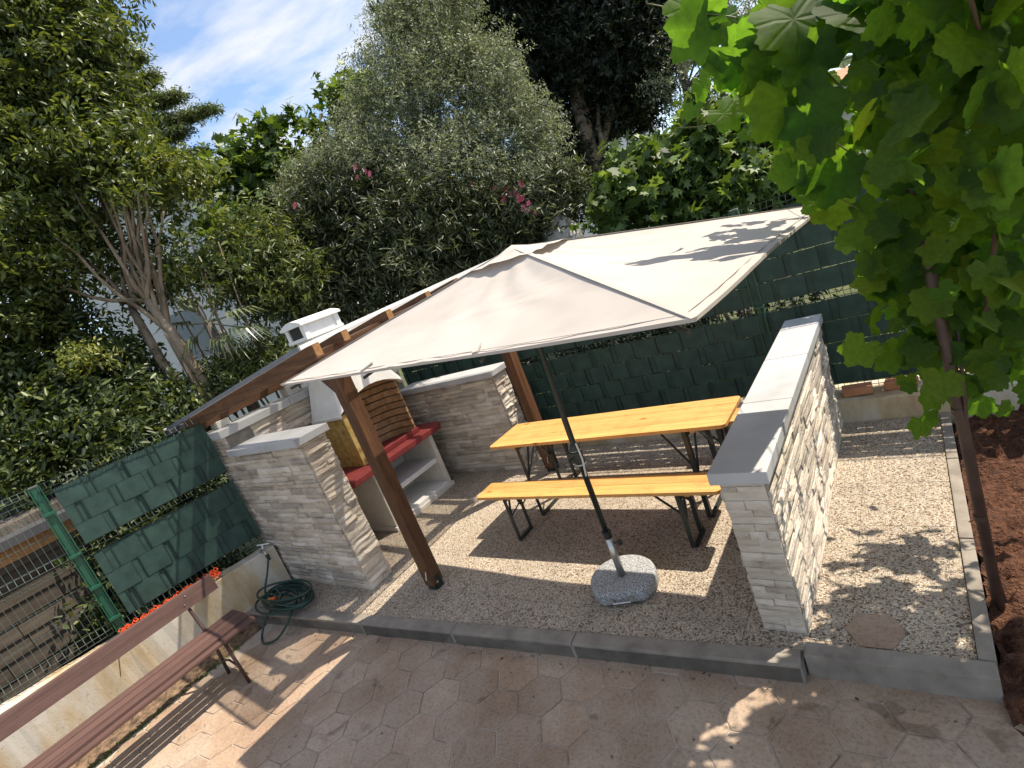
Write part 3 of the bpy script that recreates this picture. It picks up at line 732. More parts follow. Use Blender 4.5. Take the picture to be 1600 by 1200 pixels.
# ------------------------------------------------------------------ barbecue
bq = thing('barbecue', 'white masonry barbecue with red counter, brick firebox and chimney', 'barbecue', (-3.6, -.6, 0))
def bqb(mb, name, m, parent=bq, **k):
    mb.v = [(v[0] + 3.6, v[1] + .6, v[2]) for v in mb.v]
    return mb.build(name, m, parent, **k)
BX0, BX1, BY0, BY1 = -3.98, -3.30, -1.05, -.07
bqb(MB().box(BX0, BX1 + .02, BY0 - .02, BY1 + .02, 0, .05), 'plinth', MAT['cream'], bevel=.006)
for y in (BY0, BY1 - .065): bqb(MB().box(BX0, BX1, y, y + .065, .05, .735), 'side_panel', MAT['cream'], bevel=.008)
bqb(MB().box(BX0, BX0 + .05, BY0 + .066, BY1 - .066, .05, .735), 'back_panel', MAT['cream'])
bqb(MB().box(BX0 + .05, BX1 - .03, BY0 + .066, BY1 - .066, .36, .42), 'shelf', MAT['white'], bevel=.006)
bqb(MB().box(BX0 + .05, BX1 - .005, BY0 + .066, BY1 - .066, .05, .09), 'base_board', MAT['white'], bevel=.006)
ct = bqb(MB().prism([(-3.97, -1.42), (-3.26, -1.42), (-3.19, -1.36), (-3.19, .02), (-3.26, .09), (-3.97, .09)], .737, .805), 'counter', MAT['red'], bevel=.01)
bqb(MB().box(-3.40, -3.36, -.90, -.16, .806, .865), 'counter_lip', MAT['red'], ct, bevel=.008)
# firebox: near side wall of yellow panels, curved brick back
fb = bqb(MB().box(-3.96, -3.44, -1.0, -.92, .806, 1.42), 'firebox_side', MAT['yellowpanel'], bevel=.004)
path = []
for k in range(25):
    t = math.pi * k / 24
    path.append((-3.45 - .46 * math.sin(t) ** .7, -.52 - .40 * math.cos(t)))
def pt(s):
    s = max(0, min(.9999, s)) * (len(path) - 1); i = int(s); f_ = s - i
    return (path[i][0] * (1 - f_) + path[i + 1][0] * f_, path[i][1] * (1 - f_) + path[i + 1][1] * f_)
nrow = 9; rh = .085; rr = random.Random(8)
bk = MB()
for k in range(len(path) - 1):
    (xa, ya), (xb, yb) = path[k], path[k + 1]
    bk.add([(xa - .02, ya, .806), (xb - .02, yb, .806), (xb - .02, yb, 1.58), (xa - .02, ya, 1.58)], [(0, 1, 2, 3)])
lin = bqb(bk, 'firebox_lining', MAT['darkgap'])
for j in range(nrow):
    nb = 3; sh_ = .5 / nb * (j % 2)
    for i in range(nb + (j % 2)):
        s0 = max(0, i / nb - sh_); s1 = min(1, (i + 1) / nb - sh_)
        if s1 - s0 < .03: continue
        mb = MB(); z0 = .808 + j * rh; z1 = z0 + rh - .014
        ss = np.linspace(s0 + .002, s1 - .002, 9)
        pts = [pt(s) for s in ss]; dj = rr.uniform(-.006, .006)
        for a, b in zip(pts[:-1], pts[1:]):
            d_ = Vector((b[0] - a[0], b[1] - a[1])).normalized(); n_ = Vector((-d_.y, d_.x))
            cx_, cy_ = -3.45, -.52
            if n_.dot(Vector((cx_ - a[0], cy_ - a[1]))) < 0: n_ = -n_
            n_ = n_ * (.025 + dj)
            mb.hexa([(a[0], a[1], z0), (b[0], b[1], z0), (b[0] + n_.x, b[1] + n_.y, z0), (a[0] + n_.x, a[1] + n_.y, z0), (a[0], a[1], z1), (b[0], b[1], z1), (b[0] + n_.x, b[1] + n_.y, z1), (a[0] + n_.x, a[1] + n_.y, z1)])
        bqb(mb, 'brick', MAT['firebrick'], lin)
# hood: loft from an arched rim to the flue
hd = MB(); nseg = 16
def rim(k):                # going from near back, round the front, to the far back
    P = [(-3.98, -1.03, 1.42), (-3.42, -1.03, 1.42)]
    for i in range(1, 10):
        t = i / 10; P.append((-3.40, -1.03 + 1.02 * t, 1.42 + .17 * math.sin(math.pi * t) ** .8))
    P += [(-3.42, -.01, 1.42), (-3.98, -.01, 1.42)]
    return P
RM = rim(0); n = len(RM); fl = []
for i, p in enumerate(RM):
    t = i / (n - 1)
    x = -3.95 if i in (0, n - 1) else -3.62
    y = -.80 + .40 * min(1, max(0, (p[1] + 1.03) / 1.02)); fl.append((x, y, 2.12))
hd.v = RM + [(p[0] * .45 + q[0] * .55 + .03, p[1] * .42 + q[1] * .58, 1.84) for p, q in zip(RM, fl)] + fl
inner = [(p[0] - .035, -.52 + (p[1] + .52) * .94, p[2] - .002) for p in RM]
hd.v += inner + [(p[0] - .03, -.52 + (p[1] + .52) * .9, 2.05) for p in fl]
for k in range(2):
    for i in range(n - 1): a = k * n + i; hd.f.append((a, a + 1, a + n + 1, a + n))
for i in range(n - 1):
    hd.f.append((i + 1, i, 3 * n + i, 3 * n + i + 1)); hd.f.append((3 * n + i + 1, 3 * n + i, 4 * n + i, 4 * n + i + 1))
ho = bqb(hd, 'hood', MAT['white'])
bqb(MB().box(-3.985, -3.40, -1.045, -1.02, 1.395, 1.43), 'hood_rim', MAT['white'], ho, bevel=.006)
mb = MB()
for a in range(5):
    for b in range(3): mb.box(-3.392, -3.374, -.86 + a * .028 + .012 * (b % 2), -.838 + a * .028 + .012 * (b % 2), 1.56 + b * .03, 1.586 + b * .03)
bqb(mb, 'brick_patch', MAT['yellowpanel'], ho)
ch = bqb(MB().box(-3.95, -3.62, -.80, -.40, 2.11, 2.30), 'chimney', MAT['white'], bevel=.01)
# chimney cap: four corner legs, arched lid
cap = MB(); cx0, cx1, cy0, cy1 = -3.99, -3.60, -.87, -.36
cap.box(cx0, cx1, cy0, cy1, 2.30, 2.335)
for (a, b) in ((cx0, cx0 + .08), (cx1 - .08, cx1)):
    for (c, d_) in ((cy0, cy0 + .08), (cy1 - .08, cy1)): cap.box(a + .01, b - .01, c + .01, d_ - .01, 2.335, 2.47)
cap.box(cx0 + .03, cx1 - .03, cy1 - .2, cy1 - .02, 2.335, 2.47)
cap.box(cx1 - .05, cx1 - .02, cy0 + .07, cy1 - .1, 2.335, 2.47)
o = len(cap.v); na = 10
for y in (cy0 - .02, cy1 + .02):
    for k in range(na + 1):
        t = k / na; cap.v.append((cx0 - .02 + (cx1 - cx0 + .04) * t, y, 2.49 + .05 * math.sin(math.pi * t)))
    for k in range(na + 1):
        t = k / na; cap.v.append((cx0 - .02 + (cx1 - cx0 + .04) * t, y, 2.465))
m1 = na + 1
for k in range(na):
    cap.f.append((o + k, o + k + 1, o + 2 * m1 + k + 1, o + 2 * m1 + k)); cap.f.append((o + m1 + k + 1, o + m1 + k, o + 3 * m1 + k, o + 3 * m1 + k + 1))
    cap.f.append((o + k + 1, o + k, o + m1 + k, o + m1 + k + 1)); cap.f.append((o + 2 * m1 + k, o + 2 * m1 + k + 1, o + 3 * m1 + k + 1, o + 3 * m1 + k))
cap.f.append((o, o + 2 * m1, o + 3 * m1, o + m1)); cap.f.append((o + na, o + m1 + na, o + 3 * m1 + na, o + 2 * m1 + na))
cc = bqb(cap, 'chimney_cap', MAT['white'], ch)
bqb(MB().box(cx0 + .05, cx1 - .05, cy0 + .03, cy0 + .06, 2.336, 2.464), 'flue_shade', MAT['darkgap'], ch)  # solid dark panel stands in for the shade inside the cap

# ------------------------------------------------------------------ folding table and benches
def rounded(x0, x1, y0, y1, r, n=5):
    P = []
    for cx, cy, a in ((x1 - r, y1 - r, 0), (x0 + r, y1 - r, 90), (x0 + r, y0 + r, 180), (x1 - r, y0 + r, 270)):
        for k in range(n + 1):
            t = R(a + 90 * k / n); P.append((cx + r * math.cos(t), cy + r * math.sin(t)))
    return P
def folding(name, label, cat, loc, rz, Lg, W, H, inset, group=None):
    t = thing(name, label, cat, loc, rz, group)
    nb = 4 if cat == 'table' else 2; full = rounded(0, Lg, 0, W, .035)
    for k in range(nb):
        pl = clip(clip(full, 0, -1, -(W * k / nb + (.0006 if k else -1))), 0, 1, W * (k + 1) / nb - (.0006 if k < nb - 1 else -1))
        MB().prism(pl, H - .027, H + random.uniform(-.0006, .0004)).build('board', MAT['honey'], t, bevel=.0022)
    for x in (inset - .07, Lg - inset + .03): MB().box(x, x + .04, .03, W - .03, H - .055, H - .028).build('batten', MAT['honey'], t, bevel=.003)
    for s in (0, 1):
        x = inset if s == 0 else Lg - inset; k = 1 if s == 0 else -1
        fr = MB(); y0, y1 = .035, W - .035
        for y in (y0, y1):
            fr.bar((x, y, 0.012), (x, y, H - .03), .034, .007, up=(1, 0, 0)); fr.bar((x + k * .015, y - .015, .012), (x + k * .015, y - .015, H - .03), .006, .032, up=(1, 0, 0))
        fr.bar((x, y0, .014), (x, y1, .014), .028, .022)
        fr.bar((x, y0, H - .06), (x, y1, H - .06), .024, .024)
        lg = fr.build('leg_frame', MAT['blackmetal'], t)
        br = MB(); ym = (y0 + y1) / 2; zc = H * .52
        br.bar((x, y0 + .005, zc), (x, ym - .03, H - .06), .014, .014); br.bar((x, y1 - .005, zc), (x, ym + .03, H - .06), .014, .014)
        br.bar((x, y0 + .005, zc), (x + k * .2, y0 + .005, H - .035), .016, .01); br.bar((x, y1 - .005, zc), (x + k * .2, y1 - .005, H - .035), .016, .01)
        br.bar((x + k * .2, y0, H - .035), (x + k * .2, y1, H - .035), .016, .012)
        br.build('leg_brace', MAT['blackmetal'], t)
    return t
folding('folding_table', 'long honey-coloured wooden beer table on black folding legs', 'table', (-1.785, -.765, 0), R(-.4), 2.2, .5, .77, .30)
folding('folding_bench', 'honey-coloured folding bench in front of the table, nearest the parasol', 'bench', (-1.785, -1.16, 0), R(.5), 2.17, .26, .47, .29)
folding('folding_bench', 'honey-coloured folding bench behind the table next to the rear fence', 'bench', (-1.78, -.07, 0), R(0), 2.17, .26, .47, .29)

# ------------------------------------------------------------------ parasol
ps = thing('parasol', 'large rectangular beige parasol on dark pole over the tables', 'parasol', (-.264, -1.568, 0))
PO = ps.location
def psb(mb, name, m, parent=ps, **k):
    mb.v = [(v[0] - PO.x, v[1] - PO.y, v[2]) for v in mb.v]
    return mb.build(name, m, parent, **k)
FL, FR, BR_, BL = Vector((-1.66, -2.41, 2.105)), Vector((1.10, -2.71, 1.985)), Vector((1.25, -.655, 1.98)), Vector((-1.70, -.56, 2.02))
APX = Vector((-.19, -1.56, 2.375))
cn = MB(); nu, nv = 64, 26
def edgept(a, b, t, sag=.035):
    p = a.lerp(b, t); c = (FL + FR + BR_ + BL) / 4; inward = (c - p); inward.z = 0
    p = p + inward.normalized() * sag * math.sin(math.pi * t) ** 2
    p.z -= .012 * math.sin(math.pi * t)
    return p
wr_ = random.Random(2)
for a, b in ((FL, FR), (FR, BR_), (BR_, BL), (BL, FL)):
    o = len(cn.v)
    for j in range(nv + 1):
        s = j / nv
        for i in range(nu + 1):
            t = i / nu; e = edgept(a, b, t); p = APX.lerp(e, s)
            p.z -= .045 * math.sin(math.pi * s) * math.sin(math.pi * t) ** .8
            p.z += (.004 * math.sin(9 * t + 4 * s) * s + .006 * math.sin(31 * t + 3 * math.sin(5 * s)) * math.sin(math.pi * s) * (1 - .6 * s) + .003 * math.sin(57 * t + 9 * s) * s ** 4 + .007 * math.sin(22 * (t + s) + 2) * s * (1 - s)) * math.sin(math.pi * t) ** .5
            cn.v.append(tuple(p))
    for j in range(nv):
        for i in range(nu): q = o + j * (nu + 1) + i; cn.f.append((q, q + nu + 1, q + nu + 2, q + 1))
ca = psb(cn, 'canopy', MAT['fabric'], smooth=True)
# seams over the corner ribs and a hem
sm = MB()
for c in (FL, FR, BR_, BL):
    pts = [APX.lerp(c, s) + Vector((0, 0, .002)) for s in np.linspace(.03, 1, 9)]
    for p, q in zip(pts[:-1], pts[1:]): sm.bar(p, q, .022, .004)
for a, b in ((FL, FR), (FR, BR_), (BR_, BL), (BL, FL)):
    pts = [edgept(a, b, t) for t in np.linspace(0, 1, 23)]
    for p, q in zip(pts[:-1], pts[1:]): sm.bar(p + Vector((0, 0, -.003)), q + Vector((0, 0, -.003)), .004, .013)
for a, b in ((FL, FR), (FR, BR_)):
    pts = [APX.lerp(edgept(a, b, t), .972) for t in np.linspace(.01, .99, 40)]
    for p, q in zip(pts[:-1], pts[1:]): sm.bar(p + Vector((0, 0, .0002)), q + Vector((0, 0, .0002)), .004, .002)
psb(sm, 'seam', MAT['fabric'], ca)
for t in (.335, .665):
    pk_ = MB(); e = edgept(FL, FR, t); pk_.bar(APX.lerp(e, .93) + Vector((0, 0, .003)), APX.lerp(e, .995) + Vector((0, 0, .006)), .026, .008); psb(pk_, 'rib_pocket', MAT['fabric'], ca)
# vent cap
vc = MB(); o = 0; m_ = 28
cors = [APX.lerp(c, .19) for c in (FL, FR, BR_, BL)]
ring = []
for a, b in zip(cors, cors[1:] + cors[:1]):
    for k in range(7):
        t = k / 7; p = a.lerp(b, t); ring.append(p + Vector((0, 0, .006 + .010 * math.sin(math.pi * t) + .005 * math.sin(17 * t))))
top = APX + Vector((0, 0, .014))
for s in (1, .66, .33):
    for p in ring:
        q = top.lerp(p, s); q.z -= .012 * math.sin(math.pi * s); vc.v.append(tuple(q))
vc.v.append(tuple(top))
nr = len(ring)
for j in range(2):
    for i in range(nr): k = (i + 1) % nr; vc.f.append((j * nr + i, j * nr + k, (j + 1) * nr + k, (j + 1) * nr + i))
for i in range(nr): vc.f.append((2 * nr + i, 2 * nr + (i + 1) % nr, 3 * nr))
psb(vc, 'vent_cap', MAT['fabric'], ca, smooth=True)
for c in (FL, FR, BR_, BL, FL.lerp(FR, .33), FL.lerp(FR, .67), BR_.lerp(BL, .33), BR_.lerp(BL, .67)):
    rb = MB(); a = APX - Vector((0, 0, .03)); b = APX.lerp(c, .97) - Vector((0, 0, .055)); m_ = a.lerp(b, .5) - Vector((0, 0, .035))
    rb.tube([a, m_, b], .008, 6); r_ = psb(rb, 'rib', MAT['darkpole'])
    st = MB(); st.tube([Vector((PO.x + .02, PO.y, 1.93)), a.lerp(b, .45) - Vector((0, 0, .035))], .006, 6); psb(st, 'strut', MAT['darkpole'], r_)
pb = Vector((PO.x, PO.y, 0)); lean = lambda z: Vector((PO.x + .02 * max(0, z - 1.2), PO.y, z))
psb(MB().tube([lean(.36), lean(1.15), lean(1.8), lean(2.38)], .0195, 12), 'pole', MAT['darkpole'], smooth=True)
psb(MB().tube([lean(.09), lean(.42)], .026, 14), 'base_tube', MAT['silver'], smooth=True)
psb(MB().tube([lean(.40), lean(.45)], .031, 14).tube([lean(.36) + Vector((.02, 0, 0)), lean(.36) + Vector((.07, .0, 0))], .007, 8).lathe([(.018, .35), (.018, .375)], PO.x + .075, PO.y, 8), 'clamp_collar', MAT['blackmetal'])
ck = MB(); z = 1.02
ck.tube([lean(z - .07), lean(z - .05), lean(z + .05), lean(z + .08)], [.026, .036, .036, .024], 12)
ck.box(PO.x - .05, PO.x + .045, PO.y - .045, PO.y - .01, z - .035, z + .035)
ck.tube([(PO.x - .02, PO.y - .045, z), (PO.x - .02, PO.y - .08, z), (PO.x - .02, PO.y - .08, z - .09), (PO.x - .02, PO.y - .12, z - .09)], .006, 6)
psb(ck, 'crank_housing', MAT['blackmetal'])
tie = MB(); tie.tube([(PO.x + .04, PO.y - .03, z + .10), (PO.x + .06, PO.y - .05, z), (PO.x + .035, PO.y - .04, z - .13)], .006, 5)
for k in range(3): tie.tube([(PO.x + .032 * math.cos(q), PO.y + .032 * math.sin(q), z - .06 + .05 * k) for q in np.linspace(0, 6.283, 12)], .0055, 5)
psb(tie, 'tie_strap', MAT['cream'])
# granite foot: round with a flat on the near side
foot = []
for k in range(40):
    t = 2 * math.pi * k / 40; x, y = .23 * math.cos(t), .23 * math.sin(t)
    y2 = max(y, -.185); foot.append((PO.x + x * math.cos(.35) - y2 * math.sin(.35), PO.y + .0 + x * math.sin(.35) + y2 * math.cos(.35)))
fm = MB(); nf = len(foot)
for sc_, z_ in ((.985, .018), (1.0, .03), (1.0, .078), (.985, .092), (.945, .1), (.90, .1015)):
    for p in foot: fm.v.append((PO.x + (p[0] - PO.x) * sc_, PO.y + (p[1] - PO.y) * sc_, z_))
for k in range(5):
    for i in range(nf): q = (i + 1) % nf; fm.f.append((k * nf + i, k * nf + q, (k + 1) * nf + q, (k + 1) * nf + i))
fm.f.append(tuple(5 * nf + i for i in range(nf))); fm.f.append(tuple(reversed(range(nf))))
fo = psb(fm, 'weighted_foot', MAT['granite'], smooth=True)
psb(MB().prism([(PO.x + (p[0] - PO.x) * .9, PO.y + (p[1] - PO.y) * .9) for p in foot], .002, .019), 'foot_rim', MAT['blackmetal'], fo)
h0 = Vector((PO.x + .068, PO.y - .19, .05)); h1 = Vector((PO.x + .068 + .0, PO.y - .19, .05))
ca_, sa_ = math.cos(.35), math.sin(.35)
def fp(x, y, z): return (PO.x + x * ca_ - y * sa_, PO.y + x * sa_ + y * ca_, z)
hn = MB()
for x in (-.07, .06): hn.tube([fp(x, -.175, .055), fp(x, -.21, .055)], .014, 8)
hn.tube([fp(-.07, -.2, .055), fp(-.06, -.217, .05), fp(.05, -.217, .05), fp(.06, -.2, .055)], .006, 6)
psb(hn, 'handle', MAT['silver'], fo)

# ------------------------------------------------------------------ park bench by the wall
pk = thing('park_bench', 'reddish brown slatted park bench along the stained concrete wall', 'bench', (-3.35, -2.74, -.106))
# local: x towards terrace, y along (towards pier = +)
LB = 2.3
for x in (-.16, -.045, .07):
    MB().box(x - .05, x + .05, -LB, 0, .432, .46).build('seat_slat', MAT['slat'], pk, bevel=.005)
MB().box(.128, .2, -LB, 0, .415, .44).build('seat_slat', MAT['slat'], pk, bevel=.005)
bb = MB(); bb.hexa([(-.262, -LB, .70), (-.235, -LB, .69), (-.235, 0, .69), (-.262, 0, .70), (-.292, -LB, .835), (-.265, -LB, .83), (-.265, 0, .83), (-.292, 0, .835)])
bb = bb.build('back_slat', MAT['slat'], pk, bevel=.005)
for y in (-.26, -LB + .62):
    MB().tube([(-.300, y, .80), (-.27, y, .68), (-.20, y, .50), (-.17, y, .43)], .014, 8).build('back_support', MAT['rust'], pk, smooth=True)
    MB().tube([(-.20, y, .425), (.15, y, .425), (.19, y, .40)], .014, 8).build('seat_bearer', MAT['rust'], pk, smooth=True)
    MB().tube([(.13, y, .425), (.15, y, .2), (.185, y, 0.0)], .014, 8).build('leg', MAT['rust'], pk, smooth=True)
    MB().tube([(-.15, y, .425), (-.17, y, .2), (-.21, y, 0.0)], .014, 8).build('leg', MAT['rust'], pk, smooth=True)
    MB().tube([(-.16, y, .15), (.0, y, .19), (.15, y, .15)], .009, 6).build('stretcher', MAT['rust'], pk, smooth=True)
    for q in (-.03, .03):
        MB().tube([(-.262, y + q * .6, .765 + q), (-.2455 - .214 * q, y + q * .6, .767 + q)], .007, 8).build('bolt', MAT['silver'], bb)

# ------------------------------------------------------------------ hose and tap
def smooth_path(P, k=6):
    P = [Vector(p) for p in P]; n = len(P); out = []
    for i in range(n - 1):
        a, b, c, d_ = P[max(i - 1, 0)], P[i], P[i + 1], P[min(i + 2, n - 1)]
        for s in range(k):
            t = s / k; out.append(.5 * ((2 * b) + (c - a) * t + (2 * a - 5 * b + 4 * c - d_) * t * t + (3 * b - a - 3 * c + d_) * t ** 3))
    return out + [P[-1]]
hs = MB(); rr = random.Random(12); pts = []
for k in range(260):
    t = k * .26; r0 = .21 + .09 * math.sin(k * .113 + .5) + .03 * math.sin(k * .31) + rr.uniform(-.004, .004)
    pts.append((-3.60 + (r0 + .04) * math.cos(t + .4 * math.sin(k * .05)) * 1.15 + .05 * math.sin(k * .057), -2.29 + r0 * .6 * math.sin(t) + .04 * math.sin(k * .083), .03 + .11 * (k / 260) * abs(math.sin(k * .031 + .4)) + .022 * math.sin(t * .5) ** 2 + .03))
pts2 = [(-3.93, -2.36, .0), (-3.97, -2.3, .14), (-3.99, -2.2, .27), (-4.01, -2.12, .38), (-4.01, -2.11, .42)]
hs.tube(pts, .0105, 7)
ho_ = hs.build('garden_hose', MAT['hose'], smooth=True, org=(-3.62, -2.28, 0)); tag(ho_, 'coiled dark green garden hose heaped at the foot of the stone pier', 'hose')
def sub(mb, o, name, m, **k):
    l = o.location; mb.v = [(v[0] - l.x, v[1] - l.y, v[2] - l.z) for v in mb.v]; return mb.build(name, m, o, **k)
sub(MB().tube(smooth_path(pts2), .0105, 7), ho_, 'feed_end', MAT['hose'], smooth=True)
sub(MB().tube(smooth_path([(-3.36, -2.36, .08), (-3.30, -2.50, .015), (-3.38, -2.60, -.07), (-3.52, -2.66, -.093), (-3.66, -2.62, -.093), (-3.72, -2.5, -.0), (-3.66, -2.38, .08)]), .0105, 7), ho_, 'loose_loop', MAT['hose'], smooth=True)
sub(MB().tube([(-3.68, -2.41, .155), (-3.64, -2.40, .16)], .02, 9), ho_, 'connector', MAT['yellow'], smooth=True)
sub(MB().tube([(-3.64, -2.40, .16), (-3.59, -2.39, .163)], .022, 9), ho_, 'connector', MAT['orange'], smooth=True)
tp = thing('garden_tap', 'small metal garden tap on the concrete wall above the hose', 'tap', (-4.06, -2.10, .40))
MB().tube([(-.08, 0, -.06), (-.08, 0, .06), (.0, -.01, .08), (.04, -.01, .06), (.05, -.01, .02)], .014, 8).build('spout', MAT['silver'], tp, smooth=True)
MB().tube([(-.09, .0, .13), (.10, .04, .135)], .007, 6).tube([(-.01, 0, .06), (0, .01, .13)], .009, 6).build('lever', MAT['white'], tp)
MB().tube([(.05, -.01, .03), (.05, -.01, -.03)], .019, 8).build('coupling', MAT['blackmetal'], tp)

# ------------------------------------------------------------------ iron pole
ip = thing('iron_pole', 'brown iron pole rising from the soil bed through the grape vine', 'pole', (1.648, -1.40, -.1))
MB().tube([(0, 0, -.1), (-.01, .0, 1.2), (-.03, .02, 2.75)], .024, 12).build('shaft', MAT['rust'], ip, smooth=True)
for zz in (.55, 1.1): MB().tube([(-.004 - .008 * zz, 0, zz), (-.004 - .008 * zz, 0, zz + .025)], .027, 12).build('joint_collar', MAT['rust'], ip)

# ------------------------------------------------------------------ foliage helpers (numpy)
def unit(a): return a / np.maximum(np.linalg.norm(a, axis=-1, keepdims=True), 1e-9)
LEAF = {
 'kite': (np.array([(0, 0, 0), (.5, .42, .06), (0, 1, -.03), (-.5, .42, .06)]), [(0, 1, 2), (0, 2, 3)]),
 'long': (np.array([(0, 0, 0), (.5, .3, .05), (.42, .65, .03), (0, 1, -.08), (-.42, .65, .03), (-.5, .3, .05)]), [(0, 1, 2, 3), (0, 3, 4, 5)]),
 'fig': (np.array([(0, 0, 0), (.34, .02, .05), (.62, .22, .02), (.30, .36, .05), (.52, .72, 0), (.17, .62, .05), (0, 1, -.06), (-.17, .62, .05), (-.52, .72, 0), (-.30, .36, .05), (-.62, .22, .02), (-.34, .02, .05)]), [(0, 1, 2, 3), (0, 3, 4, 5), (0, 5, 6, 7), (0, 7, 8, 9), (0, 9, 10, 11)]),
}
def leaves_mesh(name, mat_, P, D, Nn, Ls, Ws, tint, kind='kite'):
    tv, tf = LEAF[kind]; n = len(P); k = len(tv)
    D = unit(D); S = unit(np.cross(D, Nn)); Nn = np.cross(S, D)
    V = (P[:, None, :] + S[:, None, :] * (tv[None, :, 0, None] * Ws[:, None, None]) + D[:, None, :] * (tv[None, :, 1, None] * Ls[:, None, None]) + Nn[:, None, :] * (tv[None, :, 2, None] * Ls[:, None, None]))
    V = V.reshape(-1, 3)
    fl = [len(f) for f in tf]; idx = np.concatenate([np.array(f) for f in tf])
    LI = (np.arange(n)[:, None] * k + idx[None, :]).reshape(-1)
    tot = np.tile(np.array(fl), n); st = np.concatenate([[0], np.cumsum(tot)[:-1]])
    me = bpy.data.meshes.new(name)
    me.vertices.add(len(V)); me.vertices.foreach_set('co', V.astype(np.float32).reshape(-1))
    me.loops.add(len(LI)); me.loops.foreach_set('vertex_index', LI.astype(np.int32))
    me.polygons.add(len(tot)); me.polygons.foreach_set('loop_start', st.astype(np.int32)); me.polygons.foreach_set('loop_total', tot.astype(np.int32))
    at_ = me.attributes.new('tint', 'FLOAT', 'POINT'); at_.data.foreach_set('value', np.repeat(tint, k).astype(np.float32))
    me.materials.append(mat_); me.update(calc_edges=True); me.validate()
    return me
def foliage(blobs, n_twigs, per_twig, L_, W_, tw=0.25, clump=0.35, droop=0.0, up=0.3, shell=0.55, seed=0, spread=0.75, tjit=0.36, cl_div=14, flat=0.0):
    """blobs: (centre, (rx,ry,rz)) world ellipsoids -> P,D,N,Ls,Ws,tint"""
    g = np.random.default_rng(seed)
    vol = np.array([b[1][0] * b[1][1] * b[1][2] for b in blobs]) ** (2 / 3); vol = vol / vol.sum()
    nc = max(8, n_twigs // cl_div)
    bi = g.choice(len(blobs), nc, p=vol)
    dirs = unit(g.normal(size=(nc, 3))); rad = (shell + (1 - shell) * g.random(nc) ** .6) * (1 + .12 * g.normal(size=nc))
    Cc = np.array([b[0] for b in blobs])[bi]; Rr = np.array([b[1] for b in blobs])[bi]
    cen = Cc + dirs * rad[:, None] * Rr
    ct = g.normal(size=nc) * .16
    ti = g.choice(nc, n_twigs)
    T = cen[ti] + g.normal(size=(n_twigs, 3)) * clump * np.array([1, 1, .7 - .4 * flat])
    A = unit(unit((T - Cc[ti]) / Rr[ti]) + np.array([0, 0, up]) + g.normal(size=(n_twigs, 3)) * .55)
    A[:, 2] -= droop; A = unit(A)
    m = n_twigs * per_twig
    s = np.tile(np.linspace(0, 1, per_twig), n_twigs) * tw
    Ar = np.repeat(A, per_twig, 0); P = np.repeat(T, per_twig, 0) + Ar * s[:, None] + g.normal(size=(m, 3)) * .012
    rp = unit(np.cross(Ar, g.normal(size=(m, 3))))
    D = unit(Ar * (1 - spread) + rp * spread + np.array([0, 0, -droop * .6]))
    Nn = unit(np.array([0, 0, 1.0]) + .7 * g.normal(size=(m, 3)))
    Ls = L_ * g.uniform(.65, 1.2, m); Ws = W_ * g.uniform(.75, 1.2, m)
    tint = np.clip(.45 + np.repeat(ct[ti], per_twig) + tjit * g.normal(size=m) * .8, 0, 1)
    return P, D, Nn, Ls, Ws, tint
def blobpx(px, py, d, rx, ry, rz=None):
    """ellipsoid from picture position, distance and radii in metres"""
    return (at(px, py, d), (rx, ry, rz if rz is not None else rx))
def tree(name, label, cat, base, trunks, mat_t, leafsets, group=None):
    """trunks: lists of (points, r0, r1); leafsets: list of (part_name, mat, arrays, kind)"""
    t = thing(name, label, cat, tuple(base), 0, group)
    b = np.array(base)
    for pts, r0, r1 in trunks:
        k = len(pts); rad = [r0 + (r1 - r0) * i / (k - 1) for i in range(k)]
        MB().tube([tuple(np.array(p) - b) for p in pts], rad, 8).build('trunk' if r0 > .045 else 'branch', mat_t, t, smooth=True)
    for pn, m, arr, kind in leafsets:
        P = arr[0] - b
        me = leaves_mesh(pn, m, P, *arr[1:], kind=kind); o = link(pn, me, t); o['kind'] = 'stuff'
    return t
def curve(a, b, bend, n=6, seed=0):
    g = np.random.default_rng(seed); a = np.array(a, float); b = np.array(b, float); P = []
    for i in range(n + 1):
        s = i / n; P.append(a + (b - a) * s + np.array(bend) * math.sin(math.pi * s) + (g.normal(size=3) * .02 * np.linalg.norm(b - a) * (0 < i < n) * .5))
    return P

# ---- left evergreen with many stems (beyond the side fence)
B0 = at(318, 600, 6.3); B0 = np.array([B0[0], B0[1], -.2])
hub = at(265, 520, 6.3)
ends = [(135, 250, 6.3), (160, 190, 6.3), (185, 240, 6.2), (210, 230, 6.2), (110, 290, 6.2), (165, 270, 6.15), (85, 370, 6.0), (215, 300, 6.05), (150, 230, 6.6), (175, 210, 6.4), (95, 170, 6.8), (200, 260, 6.2), (60, 330, 6.6), (120, 60, 6.8), (230, 330, 6.1), (190, 300, 6.4), (40, 430, 6.3), (255, 330, 6.1)]
bl_st = [blobpx(150, 225, 6.2, .26, .3, .25), blobpx(195, 240, 6.1, .2, .25, .22), blobpx(110, 270, 6.1, .28, .3, .22), blobpx(215, 290, 6.0, .14, .2, .14)]
tr = [([B0, hub * .5 + B0 * .5 + np.array([.05, 0, 0]), hub], .10, .065), ([B0 + np.array([.12, .05, 0]), at(285, 540, 6.3), at(230, 470, 6.3)], .07, .05), ([B0 + np.array([-.1, 0, 0]), at(250, 560, 6.4), at(205, 480, 6.5)], .07, .045)]
for k, (x, y, dd) in enumerate(ends):
    st = [hub, at(230, 470, 6.3), at(205, 480, 6.5)][k % 3]
    tr.append((curve(st, at(x, y, dd), (0, 0, -.10), 6, k), .030, .012))
